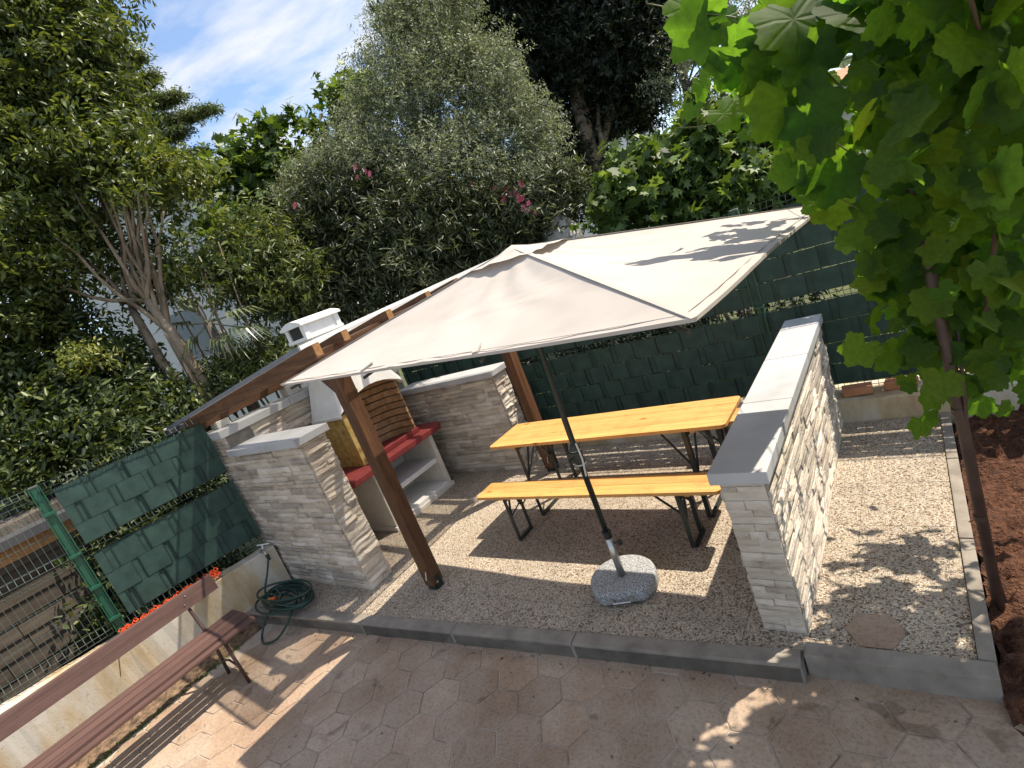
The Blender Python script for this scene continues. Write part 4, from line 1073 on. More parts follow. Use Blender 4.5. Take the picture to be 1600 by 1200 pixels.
bl = [blobpx(40, 50, 6.8, .85, .9, .9), blobpx(125, 120, 6.6, .42, .5, .75), blobpx(30, 230, 6.6, .85, .9, .8), blobpx(100, 190, 6.9, .65, .7, .8), blobpx(165, 165, 6.5, .20, .3, .42), blobpx(50, 380, 6.3, .75, .8, .55), blobpx(10, 490, 6.3, .7, .8, .5), blobpx(95, -20, 6.8, .55, .7, .5), blobpx(-80, 150, 6.8, 1.2, 1, 1.6), blobpx(115, 300, 6.8, .45, .5, .4), blobpx(185, 215, 6.4, .14, .2, .22), blobpx(140, 60, 6.6, .2, .3, .35)]
tree('evergreen_tree', 'tall many-stemmed evergreen tree at far left above the green side fence', 'tree', B0, tr, MAT['bark'],
     [('crown', MAT['l_laurel'], foliage(bl + bl_st, 11200, 9, .092, .032, .22, .13, .3, .2, .35, 1), 'long'),
      ('young_shoots', MAT['l_yellow'], foliage([blobpx(15, 170, 6.2, .25, .2, .5), blobpx(10, 220, 6.1, .25, .25, .2), blobpx(120, 560, 5.6, .16, .16, .12), blobpx(75, 265, 6.2, .12, .12, .1)], 130, 9, .07, .022, .16, .09, .1, .4, .3, 2), 'long')])
# ---- cedar far behind
cb = at(200, 300, 19); cb = np.array([cb[0], cb[1], -.3]); ctop = at(150, 20, 19)
tr = [([cb, (cb + ctop) / 2, ctop], .28, .05)]; P = []
gg = np.random.default_rng(3)
sets = []
for (x0, y0, x1, y1) in ((150, 175, 335, 170), (170, 215, 318, 238), (160, 140, 275, 150), (165, 250, 300, 258), (140, 120, 235, 118), (160, 200, 285, 205), (150, 235, 225, 300), (130, 90, 215, 85)):
    a = at(x0, y0, 19); b = at(x1, y1, 18.6); pts = curve(a, b, (0, 0, -.35), 8, x0); tr.append((pts, .05, .012))
    for i in range(300):
        s = gg.uniform(.25, 1); j = s * 8; q = int(min(7, j)); p = pts[q] * (1 - (j - q)) + pts[q + 1] * (j - q)
        sets.append(p + gg.normal(size=3) * np.array([.32, .32, .06]) * (1.15 - s * .6))
sets = np.array(sets); n = len(sets); per = 14
Pn = np.repeat(sets, per, 0) + gg.normal(size=(n * per, 3)) * np.array([.12, .12, .07])
Dn = unit(gg.normal(size=(n * per, 3)) * np.array([1, 1, .5]) + np.array([.2, 0, -.35]))
tree('cedar_tree', 'cedar with flat drooping layered branches against the sky, behind evergreen', 'tree', cb, tr, MAT['barkdark'],
     [('crown', MAT['l_cedar'], (Pn, Dn, unit(gg.normal(size=(n * per, 3)) + [0, 0, 1]), gg.uniform(.12, .24, n * per), gg.uniform(.03, .05, n * per), gg.random(n * per)), 'kite')])
# ---- fig at left, behind the oleander
fb0 = at(470, 420, 9.5); fb0 = np.array([fb0[0], fb0[1], -.2]); fh = at(480, 330, 9.5)
tr = [([fb0, (fb0 + fh) / 2 + .05, fh], .12, .08)]
fe = [(385, 245), (440, 215), (500, 178), (545, 158), (575, 160), (360, 262), (520, 215), (430, 280)]
for k, (x, y) in enumerate(fe): tr.append((curve(fh, at(x, y, 9.4 + .1 * (k % 3)), (0, 0, -.15), 6, 30 + k), .035, .012))
bl = [blobpx(x, y, 9.4, .30, .32, .22) for x, y in fe] + [blobpx(400, 310, 9.3, .6, .6, .5), blobpx(470, 290, 9.5, .6, .6, .4), blobpx(375, 350, 9.2, .4, .5, .35)]
tree('fig_tree', 'fig tree with large lobed leaves left of the olive against the sky', 'tree', fb0, tr, MAT['bark'],
     [('crown', MAT['l_fig'], foliage(bl, 1050, 5, .17, .145, .26, .13, .25, .3, .35, 5, .8), 'fig')])
# ---- olive
ob = at(760, 440, 8.2); ob = np.array([ob[0], ob[1], -.2]); oh = at(700, 300, 8.2)
tr = [([ob, (ob + oh) / 2, oh], .13, .08)]
oe = [(560, 250), (610, 120), (680, 60), (740, 120), (800, 190), (840, 240), (650, 200), (520, 300), (770, 300), (600, 320)]
for k, (x, y) in enumerate(oe): tr.append((curve(oh, at(x, y, 8.2 + .15 * (k % 4 - 1.5)), (0, 0, .1), 6, 50 + k), .03, .008))
bl = [blobpx(680, 60, 8.3, .62, .6, .75), blobpx(640, 20, 8.4, .4, .4, .5), blobpx(720, 150, 8.2, .85, .8, .75), blobpx(620, 190, 8.2, .8, .7, .7), blobpx(800, 220, 8.2, .62, .6, .5), blobpx(840, 250, 8.1, .35, .4, .3), blobpx(560, 270, 8.1, .75, .7, .6), blobpx(690, 290, 8.0, 1.1, .8, .65), blobpx(790, 310, 8.0, .6, .6, .4), blobpx(505, 310, 8.2, .55, .5, .45), blobpx(770, 120, 8.4, .35, .35, .35), blobpx(610, 90, 8.3, .35, .35, .5)]
tree('olive_tree', 'large silvery grey-green olive tree in the middle behind the shelter', 'tree', ob, tr, MAT['bark'],
     [('crown', MAT['l_olive'], foliage(bl, 13500, 11, .070, .019, .24, .13, .05, .45, .45, 7, .7), 'kite')])
# ---- oleander thicket in front of it
def shrub(name, label, cat, px, py, d, leafset, stems=6, flowers=None, mat_t='bark', group=None):
    b = at(px, py, d); b = np.array([b[0], b[1], -.22]); g = np.random.default_rng(px)
    tr = [(curve(b + np.array([g.uniform(-.2, .2), g.uniform(-.2, .2), 0]), at(px + g.uniform(-90, 90), py - g.uniform(20, 140), d), (0, 0, .05), 5, k + px), .024, .008) for k in range(stems)]
    t = tree(name, label, cat, b, tr, MAT[mat_t], leafset, group)
    if flowers:
        for (fx, fy, fd, nfl) in flowers:
            mb = MB(); c = at(fx, fy, fd)
            for k in range(nfl):
                q = c + g.normal(size=3) * (.05 if nfl > 2 else .02); a0 = g.uniform(0, 6)
                for m in range(5):
                    a = a0 + m * 1.257; r_ = .042; u_ = np.array([math.cos(a), .3 * math.sin(a) - .3, math.sin(a)])
                    s_ = np.array([-math.sin(a), .0, math.cos(a)]) * .024
                    mb.add([q, q + u_ * r_ * .6 + s_, q + u_ * r_ * 1.1, q + u_ * r_ * .6 - s_], [(0, 1, 2, 3)])
            mb.v = [tuple(np.array(v) - b) for v in mb.v]; mb.build('flower_cluster', MAT['pink'], t)['kind'] = 'stuff'
    return t
bl = [blobpx(580, 370, 7.9, 1.1, .7, .62), blobpx(680, 360, 7.8, .85, .7, .58), blobpx(500, 410, 7.9, .7, .6, .55), blobpx(620, 440, 7.7, .95, .6, .5), blobpx(760, 345, 7.9, .5, .5, .42), blobpx(540, 310, 7.9, .5, .55, .4), blobpx(700, 430, 7.8, .7, .6, .35), blobpx(520, 480, 7.7, .6, .5, .3)]
shrub('oleander', 'dark oleander thicket with pink blossoms behind the chimney and shelter roof', 'shrub', 640, 480, 7.8,
      [('foliage', MAT['l_olean'], foliage(bl, 6800, 9, .13, .023, .2, .16, .1, .5, .3, 9, .7), 'long')], 9, [(566, 268, 7.2, 4), (462, 320, 7.2, 2), (390, 372, 7.0, 2)])
bl = [blobpx(850, 320, 8.2, .45, .45, .4), blobpx(810, 370, 8.1, .58, .45, .4), blobpx(870, 285, 8.2, .28, .35, .28)]
shrub('oleander', 'smaller pink-flowered oleander above the parasol peak', 'shrub', 830, 420, 8.1,
      [('foliage', MAT['l_olean'], foliage(bl, 1200, 9, .13, .023, .2, .14, .1, .5, .3, 10, .7), 'long')], 5, [(742, 288, 7.4, 1), (758, 300, 7.4, 2), (772, 296, 7.4, 1), (790, 296, 7.45, 2), (803, 301, 7.45, 3), (816, 311, 7.45, 3), (821, 324, 7.45, 3), (787, 312, 7.45, 2), (836, 334, 7.5, 1), (813, 289, 7.4, 2)])
# ---- bright shrubs between evergreen and oleander
bl = [blobpx(270, 300, 6.6, .42, .4, .35), blobpx(315, 365, 6.6, .42, .4, .38), blobpx(245, 285, 6.8, .3, .3, .2), blobpx(350, 430, 6.5, .3, .35, .3), blobpx(215, 420, 6.9, .4, .4, .5)]
shrub('laurel_shrub', 'loose yellowish-green shrub in front of the pale house wall', 'shrub', 310, 480, 6.5,
      [('foliage', MAT['l_laurel'], foliage(bl, 620, 8, .10, .036, .22, .13, .2, .4, .4, 13, .75), 'long'), ('young_shoots', MAT['l_yellow'], foliage([blobpx(270, 285, 6.5, .4, .3, .2), blobpx(225, 270, 6.6, .2, .2, .1)], 170, 8, .075, .024, .18, .12, .2, .4, .3, 14), 'long')], 6)
bl = [blobpx(420, 395, 7.2, .5, .4, .42), blobpx(395, 425, 7.1, .42, .4, .36), blobpx(450, 455, 7.1, .4, .4, .36)]
shrub('green_oleander', 'mid-green narrow-leaved shrub left of the dark oleander', 'shrub', 415, 500, 7.1,
      [('foliage', MAT['l_shrub'], foliage(bl, 1000, 9, .12, .024, .2, .13, .1, .5, .4, 15, .7), 'long')], 6)
bl = [blobpx(375, 585, 6.7, .38, .35, .2), blobpx(415, 562, 6.8, .33, .35, .2), blobpx(350, 580, 6.7, .3, .3, .18)]
shrub('low_shrub', 'low bright narrow-leaved shrub just above the shelter roof edge', 'shrub', 375, 600, 6.7,
      [('foliage', MAT['l_shrub'], foliage(bl, 700, 8, .085, .02, .15, .09, .1, .6, .4, 16, .7), 'long')], 5)
bl = [blobpx(60, 560, 6.6, .8, .7, .5), blobpx(160, 600, 6.4, .6, .6, .42), blobpx(225, 650, 6.0, .35, .5, .28), blobpx(30, 640, 6.4, .7, .7, .35), blobpx(200, 690, 5.7, .35, .4, .16), blobpx(120, 660, 6.1, .5, .5, .3), blobpx(20, 720, 6.0, .5, .5, .25), blobpx(100, 730, 5.7, .5, .5, .14)]
shrub('hedge', 'dark leafy hedge along the back of the green side fence', 'hedge', 150, 720, 6.2,
      [('foliage', MAT['l_hedge'], foliage(bl + [(np.array([-5.1 - .02 * k, -2.1 - .2 * k, .75]), (.18, .22, .7)) for k in range(6)], 4300, 9, .10, .036, .22, .15, .2, .35, .3, 17, .75), 'long'), ('young_shoots', MAT['l_yellow'], foliage([blobpx(185, 715, 5.3, .1, .1, .05), blobpx(180, 722, 5.2, .06, .06, .03), blobpx(110, 565, 5.8, .2, .2, .16)], 100, 8, .05, .018, .1, .05, .1, .4, .3, 18), 'long')], 9)
# ---- palm fronds
pc = at(325, 505, 6.45); pb_ = np.array([pc[0], pc[1], -.2])
pm = thing('fan_palm', 'small fan palm with arching striped fronds beside the chimney', 'palm', tuple(pb_))
MB().tube([(0, 0, 0), (.02, .01, 1.4), tuple(pc - pb_)], [.08, .07, .06], 8).build('trunk', MAT['barkdark'], pm, smooth=True)
gp = np.random.default_rng(6)
for k, (x, y) in enumerate(((395, 480), (290, 475), (345, 462), (405, 515), (300, 535), (262, 510), (365, 535))):
    e = at(x, y, 6.3 + .1 * (k % 3)); mb = MB(); c = pc * .45 + e * .55
    dirn = unit(e - pc); side = unit(np.cross(dirn, [0, 0, 1]))
    for m in range(13):
        a = (m - 6) / 6 * 1.15; dd = dirn * math.cos(a) + side * math.sin(a); ln = .46 * (1 - .25 * abs(a)); w_ = np.cross(dd, [0, 0, 1]); w_ = unit(w_) * .017
        p0 = c - pb_; p1 = p0 + dd * ln * .6 + np.array([0, 0, .03]); p2 = p0 + dd * ln + np.array([0, 0, -.10])
        mb.add([p0 - w_ * .3, p0 + w_ * .3, p1 + w_, p1 - w_, p2], [(0, 1, 2, 3), (3, 2, 4)])
    o = mb.build('frond', MAT['l_palm'], pm)
    at_ = o.data.attributes.new('tint', 'FLOAT', 'POINT'); at_.data.foreach_set('value', gp.random(len(o.data.vertices)).astype(np.float32))
    MB().tube([tuple(pc - pb_), tuple(c - pb_)], .009, 6).build('frond_stalk', MAT['stem'], pm)
# ---- cypress and dark conifers
yb = at(935, 340, 12.5); yb = np.array([yb[0], yb[1], -.2])
def to_ground(px, py, d): q = at(px, py, d); return np.array([q[0], q[1], -.2])
tr = [([yb, at(925, 250, 12.5), at(880, 60, 12.5), at(850, -120, 12.5)], .24, .12), (curve(at(928, 270, 12.5), at(960, 120, 12.6), (.1, 0, 0), 6, 2), .12, .05), (curve(at(935, 320, 12.4), at(935, 130, 12.4), (0, 0, 0), 6, 3), .09, .04)]
bl = [blobpx(760, 20, 12.8, 1.6, 1.2, 1.6), blobpx(850, 120, 12.8, 1.3, 1.1, 1.3), blobpx(930, 20, 12.6, 1.5, 1.2, 1.5), blobpx(990, 110, 12.4, .95, 1.0, 1.1), blobpx(885, 240, 13.2, .7, .7, .9), blobpx(965, 190, 13, .35, .5, .4), blobpx(860, 300, 12.6, .9, .8, .7), blobpx(640, -10, 13, .6, .6, .5), blobpx(1010, 20, 12.4, .7, .7, .9), blobpx(850, -120, 12.6, 2, 1.5, 1.5)]
tree('cypress', 'massive dark cypress rising out of frame behind the olive tree', 'tree', yb, tr, MAT['bark'],
     [('crown', MAT['l_cyp'], foliage(bl, 13000, 12, .17, .055, .34, .24, .1, .5, .2, 19, .6), 'kite')])
# ---- airy tree at top right of the cypress
eb = to_ground(1075, 260, 11.5); tr = [([eb, at(1070, 130, 11.5), at(1065, -20, 11.5)], .10, .05)]
for k, (x, y) in enumerate(((1110, 30), (1150, 60), (1040, 60), (1180, 20), (1100, 100))): tr.append((curve(at(1070, 140, 11.5), at(x, y, 11.4), (0, 0, 0), 5, 70 + k), .03, .01))
bl = [blobpx(1080, 40, 11.5, .8, .8, .8), blobpx(1150, 50, 11.4, .7, .7, .7), blobpx(1060, 130, 11.5, .5, .5, .6), blobpx(1200, 10, 11.4, .6, .6, .6), blobpx(1120, 130, 11.3, .5, .5, .4), blobpx(1250, 60, 11.5, .8, .7, .8), blobpx(1180, 110, 11.6, .6, .6, .5)]
tree('airy_tree', 'airy small-leaved tree between the cypress and the vine', 'tree', eb, tr, MAT['barkdark'],
     [('crown', MAT['l_olive'], foliage(bl, 1700, 10, .085, .03, .3, .2, .2, .2, .4, 23, .7), 'kite')])
# ---- fig on the right, behind the rear fence
gb = to_ground(1120, 380, 7.8); tr = []
ge = [(1000, 290), (1060, 240), (1110, 210), (1170, 200), (1220, 230), (1050, 310), (1150, 260), (1240, 280)]
for k, (x, y) in enumerate(ge): tr.append((curve(gb + np.array([.1 * (k % 3), .1 * (k % 2), 0]), at(x, y, 7.6 + .1 * (k % 4)), (0, 0, -.1), 6, 90 + k), .04, .012))
bl = [blobpx(x, y, 7.7, .42, .45, .32) for x, y in ge] + [blobpx(980, 330, 7.6, .35, .4, .25), blobpx(1130, 300, 7.6, .9, .7, .35), blobpx(1220, 300, 7.8, .6, .6, .35), blobpx(1080, 270, 7.8, .6, .6, .4), blobpx(1300, 290, 8, .5, .5, .35)]
tree('fig_tree', 'bushy bright green fig behind the rear fence above parasol edge', 'tree', gb, tr, MAT['bark'],
     [('crown', MAT['l_fig'], foliage(bl, 2600, 6, .16, .135, .26, .16, .2, .35, .35, 27, .8), 'fig')])
hb = np.array([-2.0, 1.75, -.24]); bl = [(np.array([-4.2 + .52 * k, 1.72 + .08 * (k % 3), .85 + .1 * (k % 2)]), (.36, .26, .62)) for k in range(10)]
tr = [(curve((b_[0][0], b_[0][1], -.24), (b_[0][0] + .1, b_[0][1], 1.2), (0, 0, 0), 4, 200 + k), .018, .006) for k, b_ in enumerate(bl)]
tree('hedge', 'dark low hedge seen through the slot in the rear fence', 'hedge', hb, tr, MAT['barkdark'], [('foliage', MAT['l_cyp'], foliage(bl, 1500, 9, .08, .03, .2, .12, .1, .4, .3, 33, .7), 'long')])
# ---- grass seen through the fence and weeds
gz = np.random.default_rng(8)
n = 9000; P = np.stack([gz.uniform(-4.5, 5, n), 1.15 + gz.random(n) ** 1.5 * 3.5, np.full(n, -.24)], 1)
Dd = unit(np.stack([gz.normal(size=n) * .35, gz.normal(size=n) * .35, np.ones(n)], 1))
me = leaves_mesh('grass', MAT['l_grass'], P, Dd, unit(gz.normal(size=(n, 3))), gz.uniform(.10, .34, n), gz.uniform(.01, .022, n), gz.random(n), 'kite')
o = link('grass', me); o['kind'] = 'stuff'; o['label'] = 'long green grass growing behind the rear fence'
# weeds in the dirt strip
n = 380; u_ = gz.random(n); P = np.stack([-3.86 + gz.normal(size=n) * .03, -2.75 - u_ * 1.3, np.full(n, -.115)], 1)
me = leaves_mesh('weeds', MAT['l_grass'], P, unit(gz.normal(size=(n, 3)) * [1, 1, .3] + [0, 0, .7]), unit(gz.normal(size=(n, 3))), gz.uniform(.02, .06, n), gz.uniform(.006, .014, n), gz.random(n), 'kite')
o = link('weeds', me); o['kind'] = 'stuff'

# ------------------------------------------------------------------ buildings behind
def house(name, label, p0, p1, z0, z1, depth, m, roof, over=.35, win=()):
    p0 = np.array(p0, float); p1 = np.array(p1, float); ln = np.linalg.norm(p1[:2] - p0[:2]); rz = math.atan2(p1[1] - p0[1], p1[0] - p0[0])
    t = thing(name, label, 'house', (p0[0], p0[1], z0), rz); H = z1 - z0
    MB().box(0, ln, 0, depth, 0, H).build('wall', m, t)
    rf_ = MB().hexa([(-over, -over, H), (ln + over, -over, H), (ln + over, depth + over, H), (-over, depth + over, H), (-over, -over, H + .16), (ln + over, -over, H + .16), (ln + over, depth + over, H + .16), (-over, depth + over, H + .16)]).build('eave', MAT['greyroof'], t)
    MB().hexa([(-over + .05, -over + .05, H + .162), (ln + over - .05, -over + .05, H + .162), (ln + over - .05, depth + over - .05, H + .162), (-over + .05, depth + over - .05, H + .162), (ln * .3, depth * .45, H + 1.1), (ln * .7, depth * .45, H + 1.1), (ln * .7, depth * .55, H + 1.1), (ln * .3, depth * .55, H + 1.1)]).build('roof', roof, t)
    for (x0, x1, a, b) in win:
        w_ = MB().box(x0, x1, -.03, .02, a, b).build('window', MAT['shutter'], t)
        MB().box(x0 - .06, x1 + .06, -.08, .0, a - .08, a - .01).build('sill', m, w_)
    return t
def xy(px, py, d): q = at(px, py, d); return (q[0], q[1])
ztop = at(352, 275, 15)[2]
house('house', 'pale house with dark eave half hidden behind shrubs at left', xy(60, 330, 14.2), xy(372, 280, 15), -.3, ztop, 6, MAT['housewall'], MAT['darkroof'], .35, ((5.2, 6.1, 3.2, 4.6), (1.5, 2.5, 3.2, 4.6)))
ztop = at(1320, 135, 22)[2]
house('house', 'grey house with small terracotta roof glimpsed left of the vine', xy(1295, 150, 22), xy(1560, 100, 24), -.3, ztop, 7, MAT['housewall'], MAT['terracotta'], .3, ((.9, 1.7, 1.3, 2.4),))
t = thing('roof_porch', 'small terracotta porch roof in front of the grey house', 'porch', (*xy(1305, 160, 21), at(1305, 160, 21)[2]))
MB().hexa([(0, -.8, -.35), (1.6, -.2, -.35), (1.6, .6, .0), (0, .6, .0), (0, -.8, -.28), (1.6, -.2, -.28), (1.6, .6, .07), (0, .6, .07)]).build('tile_roof', MAT['terracotta'], t)
MB().box(.05, 1.5, .2, .6, -4, -.1).build('wall', MAT['housewall'], t)
ztop = at(1000, 160, 24)[2]
house('house', 'white house seen through the gap right of the cypress trunk', xy(955, 250, 24), xy(1035, 225, 25), -.3, ztop, 6, MAT['white'], MAT['terracotta'], .3)
ztop = at(20, 420, 16)[2]
# pale boulder behind the parasol peak
g = np.random.default_rng(31); bm = bmesh.new(); bmesh.ops.create_icosphere(bm, subdivisions=3, radius=1)
for v in bm.verts: v.co = Vector((v.co.x * .38, v.co.y * .3, v.co.z * .5)) * (1 + .03 * g.normal())
me = bpy.data.meshes.new('rock'); bm.to_mesh(me); bm.free(); me.materials.append(MAT['rock'])
q = at(880, 388, 8.0); o = link('garden_rock', me, None, tuple(q)); tag(o, 'pale upright boulder beside the oleander above the parasol peak', 'rock')
# ------------------------------------------------------------------ shed behind the open mesh
sdn = thing('plank_shed', 'small shed of weathered lapped planks behind the wire mesh', 'shed', (-5.15, -3.0, -.25), 0)
rr = random.Random(4)
MB().box(-2.2, -.03, -3.4, .0, 0, 1.98).build('shed_body', MAT['barkdark'], sdn)
zc = 0.0
while zc < 1.62:
    h = .145
    cuts = [0, -rr.uniform(.7, 1.3), -rr.uniform(1.7, 2.3), -3.4]
    for a, b in zip(cuts[:-1], cuts[1:]):
        mb = MB().hexa([(-.02, b + .003, zc), (.018, b + .003, zc), (.018, a - .003, zc), (-.02, a - .003, zc), (-.02, b + .003, zc + h + .015), (.0, b + .003, zc + h + .015), (.0, a - .003, zc + h + .015), (-.02, a - .003, zc + h + .015)])
        o = mb.build('plank', MAT['plank'], sdn)
    zc += h
MB().box(-.02, .03, -3.45, .03, 1.66, 1.80).build('fascia_board', MAT['endgrain'], sdn, bevel=.004)
MB().hexa([(-2.4, -3.55, 2.12), (.14, -3.55, 1.80), (.14, .12, 1.80), (-2.4, .12, 2.12), (-2.4, -3.55, 2.2), (.14, -3.55, 1.88), (.14, .12, 1.88), (-2.4, .12, 2.2)]).build('roof', MAT['darkroof'], sdn)
MB().box(.02, .06, -1.6, -1.5, 0, 1.65).build('corner_board', MAT['plank'], sdn)

# ------------------------------------------------------------------ grape vine
vn = thing('grape_vine', 'leafy grape vine climbing the brown iron pole at right', 'vine', (1.70, -1.40, -.06))
VO = np.array([1.70, -1.40, -.06])
def vine_leaf(seed):
    rr = random.Random(seed); out = []; nA = 52
    for k in range(nA):
        a = -math.pi + 2 * math.pi * (k + .5) / nA           # 0 = tip direction
        lob = .76 + .24 * (.5 + .5 * math.cos(6.3 * a)) if abs(a) < 2.45 else .80
        base = lob * (1 - .10 * abs(a) / math.pi)
        if abs(a) > 2.75: base *= .38 + .35 * (math.pi - abs(a)) / .39
        base *= 1 + (.032 if k % 2 else -.028) + rr.uniform(-.02, .02)
        out.append((base * math.sin(a) * .56, base * math.cos(a) * .56 + .0))
    vs_ = [(0, 0, 0)]; fs = []
    cup = rr.uniform(-.45, .4); tw_ = rr.uniform(-.4, .4); fold = rr.uniform(.05, .38)
    rings = (.5, 1.0)
    def zz(x, y): return cup * (x * x + y * y) * .7 + fold * abs(x) * .5 + tw_ * x * y - .25 * max(0, y) ** 2 + .02 * math.sin(11 * x + seed) * math.cos(10 * y + seed)
    for s in rings:
        for (x, y) in out: vs_.append((x * s, y * s, zz(x * s, y * s)))
    for k in range(nA):
        q = (k + 1) % nA
        fs.append((0, 1 + q, 1 + k)); fs.append((1 + k, 1 + q, 1 + nA + q, 1 + nA + k))
    mb = MB(); mb.v = vs_; mb.f = fs; me = mb.mesh('leaf', MAT['vine'], smooth=True)
    uvl = me.uv_layers.new(name='UVMap')
    for l in me.loops:
        v = me.vertices[l.vertex_index].co; uvl.data[l.index].uv = (v.x + .5, v.y + .2)
    return me
VL = [vine_leaf(s) for s in range(9)]
gv = np.random.default_rng(17)
spots = []
# (px, py, distance, spread px, spread depth, count, size)
for (x, y, dd, sp, sd, cnt, sz) in (
    (1400, 120, 1.95, 95, .35, 60, .105), (1500, 200, 1.7, 95, .3, 60, .105), (1560, 90, 1.5, 80, .22, 44, .105), (1340, 60, 2.1, 60, .25, 20, .10),
    (1450, 300, 2.1, 85, .35, 56, .10), (1540, 330, 1.9, 70, .3, 46, .105), (1400, 400, 2.35, 55, .3, 34, .095), (1480, 430, 2.25, 75, .3, 42, .10), (1570, 460, 2.05, 60, .25, 34, .10),
    (1520, 520, 2.3, 65, .25, 26, .09), (1400, 470, 2.45, 42, .2, 16, .09), (1575, 570, 2.25, 45, .2, 20, .09), (1465, 530, 2.4, 45, .2, 16, .09), (1420, 540, 2.5, 45, .2, 8, .08), (1440, 590, 2.6, 30, .1, 4, .08), (1500, 610, 2.5, 55, .15, 9, .075), (1345, 190, 2.2, 40, .2, 13, .09), (1590, 260, 1.6, 50, .2, 22, .105), (1460, 30, 1.7, 90, .25, 40, .105)):
    for k in range(int(cnt * 1.12)):
        spots.append((x + gv.normal() * sp * .66, y + gv.normal() * sp * .62, max(1.35, dd + abs(gv.normal()) * sd * 1.3 - .1), sz * gv.uniform(.48, 1.0)))
single = [(1092, 45, 2.35, .13), (1075, 12, 2.4, .11), (1150, 85, 2.3, .13), (1185, 50, 2.3, .13), (1145, 100, 2.35, .10), (1205, 20, 2.2, .14), (1240, 30, 2.1, .15), (1265, 175, 2.15, .14), (1225, 160, 2.2, .15), (1300, 272, 2.25, .12), (1285, 235, 2.3, .12), (1082, 172, 2.4, .05), (1260, 90, 2.1, .11), (1310, 110, 2.0, .13), (1235, 265, 2.3, .08), (1262, 298, 2.3, .06), (1300, 320, 2.35, .10), (1345, 545, 2.55, .085), (1390, 560, 2.6, .07), (1440, 660, 2.6, .075), (1415, 340, 2.3, .10), (1350, 350, 2.3, .11), (1128, 28, 2.35, .07), (1340, 20, 2.0, .14), (1290, 60, 2.1, .12), (1200, 100, 2.25, .10), (1255, 130, 2.2, .10), (1275, 200, 2.2, .09), (1180, 130, 2.3, .07), (1250, 10, 2.15, .12), (1105, 20, 2.38, .09), (1215, 45, 2.25, .12), (1170, 60, 2.3, .12), (1320, 160, 2.25, .07), (1195, 145, 2.3, .10), (1250, 235, 2.3, .07), (1275, 320, 2.4, .06)]
nsingle = len(single); spots += [(a, b, c, d_ * 1.2) for a, b, c, d_ in single]
leaves = []; facing = {}; fset = {(a, b) for a, b, c, d_ in single}
for (x, y, dd, sz) in spots:
    if x < 1235 and y > 330: continue
    if x < 1335 and y > 345: continue
    if x < 1245 and (x, y) not in fset: continue
    if 1283 < x < 1345 and 105 < y < 205: continue
    p = at(x, y, dd)
    if p[1] < -3.4: continue
    leaves.append((p, sz)); facing[id(p)] = (x, y) in fset
# canopy over the bed and towards the house: gives the dappled shade on the terrace and patio
extra = []
for k in range(1150):
    p = np.array([gv.uniform(1.62, 3.7), gv.uniform(-3.3, -.15), 0]); p[2] = 2.86 + .10 * gv.normal() + .05 * (p[0] - 1.6)
    if math.sin(p[0] * 4.1 + 1) * math.sin(p[1] * 4.7) > .80: continue
    if p[0] < 2.0 and p[1] > -.85: continue
    extra.append((p, .15 * gv.uniform(.75, 1.15)))
for k in range(40):
    p = np.array([1.18 + .14 * gv.normal(), -1.02 + .16 * gv.normal(), 2.62 + .1 * gv.normal()]); extra.append((p, .10 * gv.uniform(.6, 1.1)))
for k in range(55):
    extra.append((np.array([1.98 + .2 * gv.normal(), -.38 + .22 * gv.normal(), 1.95 + .3 * gv.normal()]), .095 * gv.uniform(.6, 1.1)))
def leaf_rot(p, g):
    if facing.get(id(p)):
        nn = unit(np.array([.25 + .3 * g.normal(), -.85 + .2 * g.normal(), .25 + .3 * g.normal()])); dn = unit(np.array([.5 * g.normal(), -.2, -.9])); sx = unit(np.cross(dn, nn)); dn = np.cross(nn, sx)
        return Matrix(((sx[0], dn[0], nn[0]), (sx[1], dn[1], nn[1]), (sx[2], dn[2], nn[2])))
    dn = unit(np.array([g.normal() * .5, g.normal() * .5 - .35, -.75 + .4 * g.normal()]))          # hanging tip
    nn = unit(np.array([.15 + g.normal() * .5, -.75 + .5 * g.normal(), .5 + .4 * g.normal()]))
    sx = unit(np.cross(dn, nn)); nn = np.cross(sx, dn)
    return Matrix(((sx[0], dn[0], nn[0]), (sx[1], dn[1], nn[1]), (sx[2], dn[2], nn[2])))
allv = [(p, s, True) for p, s in leaves] + [(p, s, False) for p, s in extra]
vis = [(s / max(.3, proj(p)[2]), p, s) for p, s, _ in allv if inframe(p, 20)]
vis.sort(key=lambda e: -e[0]); own = {id(e[1]) for e in vis[:296]}
rest_v = []; rest_f = []; rest_uv = []
for p, s, _ in allv:
    Rm = leaf_rot(p, gv); me = VL[int(gv.integers(len(VL)))]
    if id(p) in own:
        o = link('leaf', me, vn, tuple(p - VO), Rm.to_euler(), (s / .55,) * 3)
    else:
        co = np.array([v.co[:] for v in me.vertices]) * (s / .55) @ np.array(Rm).T + (p - VO); b0 = len(rest_v)
        rest_v += [tuple(c) for c in co]; rest_f += [tuple(i + b0 for i in f.vertices) for f in me.polygons]; rest_uv += [tuple(u.uv) for u in me.uv_layers[0].data]
mb = MB(); mb.v = rest_v; mb.f = rest_f
if rest_v:
    o = mb.build('leaf_mass', MAT['vine'], vn, smooth=True); o['kind'] = 'stuff'; ul = o.data.uv_layers.new(name='UVMap')
    for l, uv_ in zip(ul.data, rest_uv): l.uv = uv_
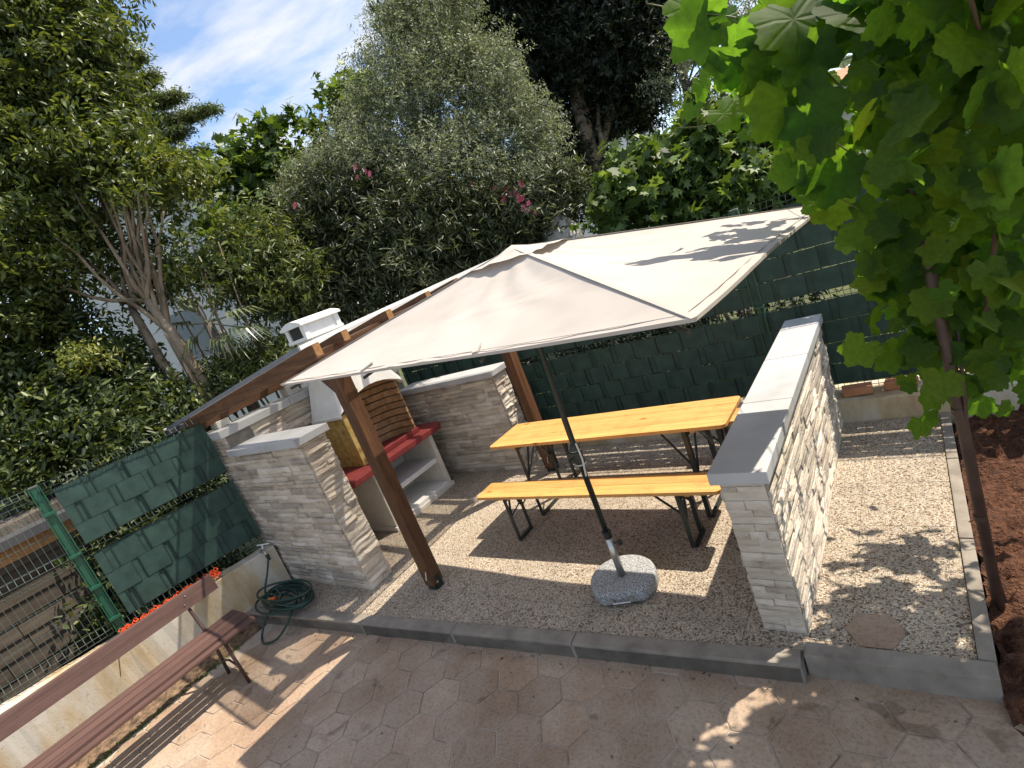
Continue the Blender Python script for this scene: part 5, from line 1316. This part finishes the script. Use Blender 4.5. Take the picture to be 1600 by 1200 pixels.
# canes
cn_ = [([(1.672, -1.38, -.06), (1.64, -1.37, .6), (1.67, -1.42, 1.2), at(1480, 400, 2.3), at(1460, 250, 2.1), at(1400, 120, 1.9)], .009, .005),
       ([at(1460, 250, 2.1), at(1340, 160, 2.1), at(1240, 66, 2.2), at(1160, 30, 2.3), at(1090, 20, 2.38), at(1010, 5, 2.45)], .005, .002),
       ([at(1240, 66, 2.2), at(1180, 30, 2.25), at(1225, 100, 2.25), at(1135, 185, 2.35), at(1055, 200, 2.45)], .004, .0015),
       ([at(1400, 300, 2.2), at(1330, 240, 2.2), at(1240, 180, 2.25), at(1230, 160, 2.3)], .004, .002),
       ([at(1430, 420, 2.3), at(1360, 340, 2.3), at(1290, 300, 2.3), at(1255, 290, 2.35)], .004, .002),
       ([at(1540, 500, 2.1), at(1560, 300, 1.8), at(1540, 100, 1.5), at(1500, -60, 1.3)], .010, .005),
       ([at(1480, 400, 2.3), at(1540, 560, 2.4), at(1500, 640, 2.5), at(1440, 680, 2.6)], .004, .0015)]
for pts, r0, r1 in cn_:
    pts = [np.array(p, float) for p in pts]; k = len(pts)
    fine = []
    for i in range(k - 1):
        for s in range(4): 
            a = pts[max(i - 1, 0)]; b = pts[i]; c = pts[i + 1]; d_ = pts[min(i + 2, k - 1)]; t = s / 4
            fine.append(.5 * ((2 * b) + (-a + c) * t + (2 * a - 5 * b + 4 * c - d_) * t * t + (-a + 3 * b - 3 * c + d_) * t ** 3))
    fine.append(pts[-1]); m_ = len(fine)
    MB().tube([tuple(p - VO) for p in fine], [r0 + (r1 - r0) * i / (m_ - 1) for i in range(m_)], 6).build('cane', MAT['rust'] if r0 > .008 else MAT['stem'], vn, smooth=True)
# trellis wires the vine grows on
for (a, b) in (((1.67, -1.38, 2.55), (1.2, -.2, 2.7)), ((1.67, -1.38, 2.6), (3.4, -1.2, 2.75)), ((1.67, -1.38, 2.5), (1.95, -4.6, 2.75))):
    MB().tube([tuple(np.array(a) - VO), tuple(np.array(b) - VO)], .003, 5).build('support_wire', MAT['wiregrey'], vn)
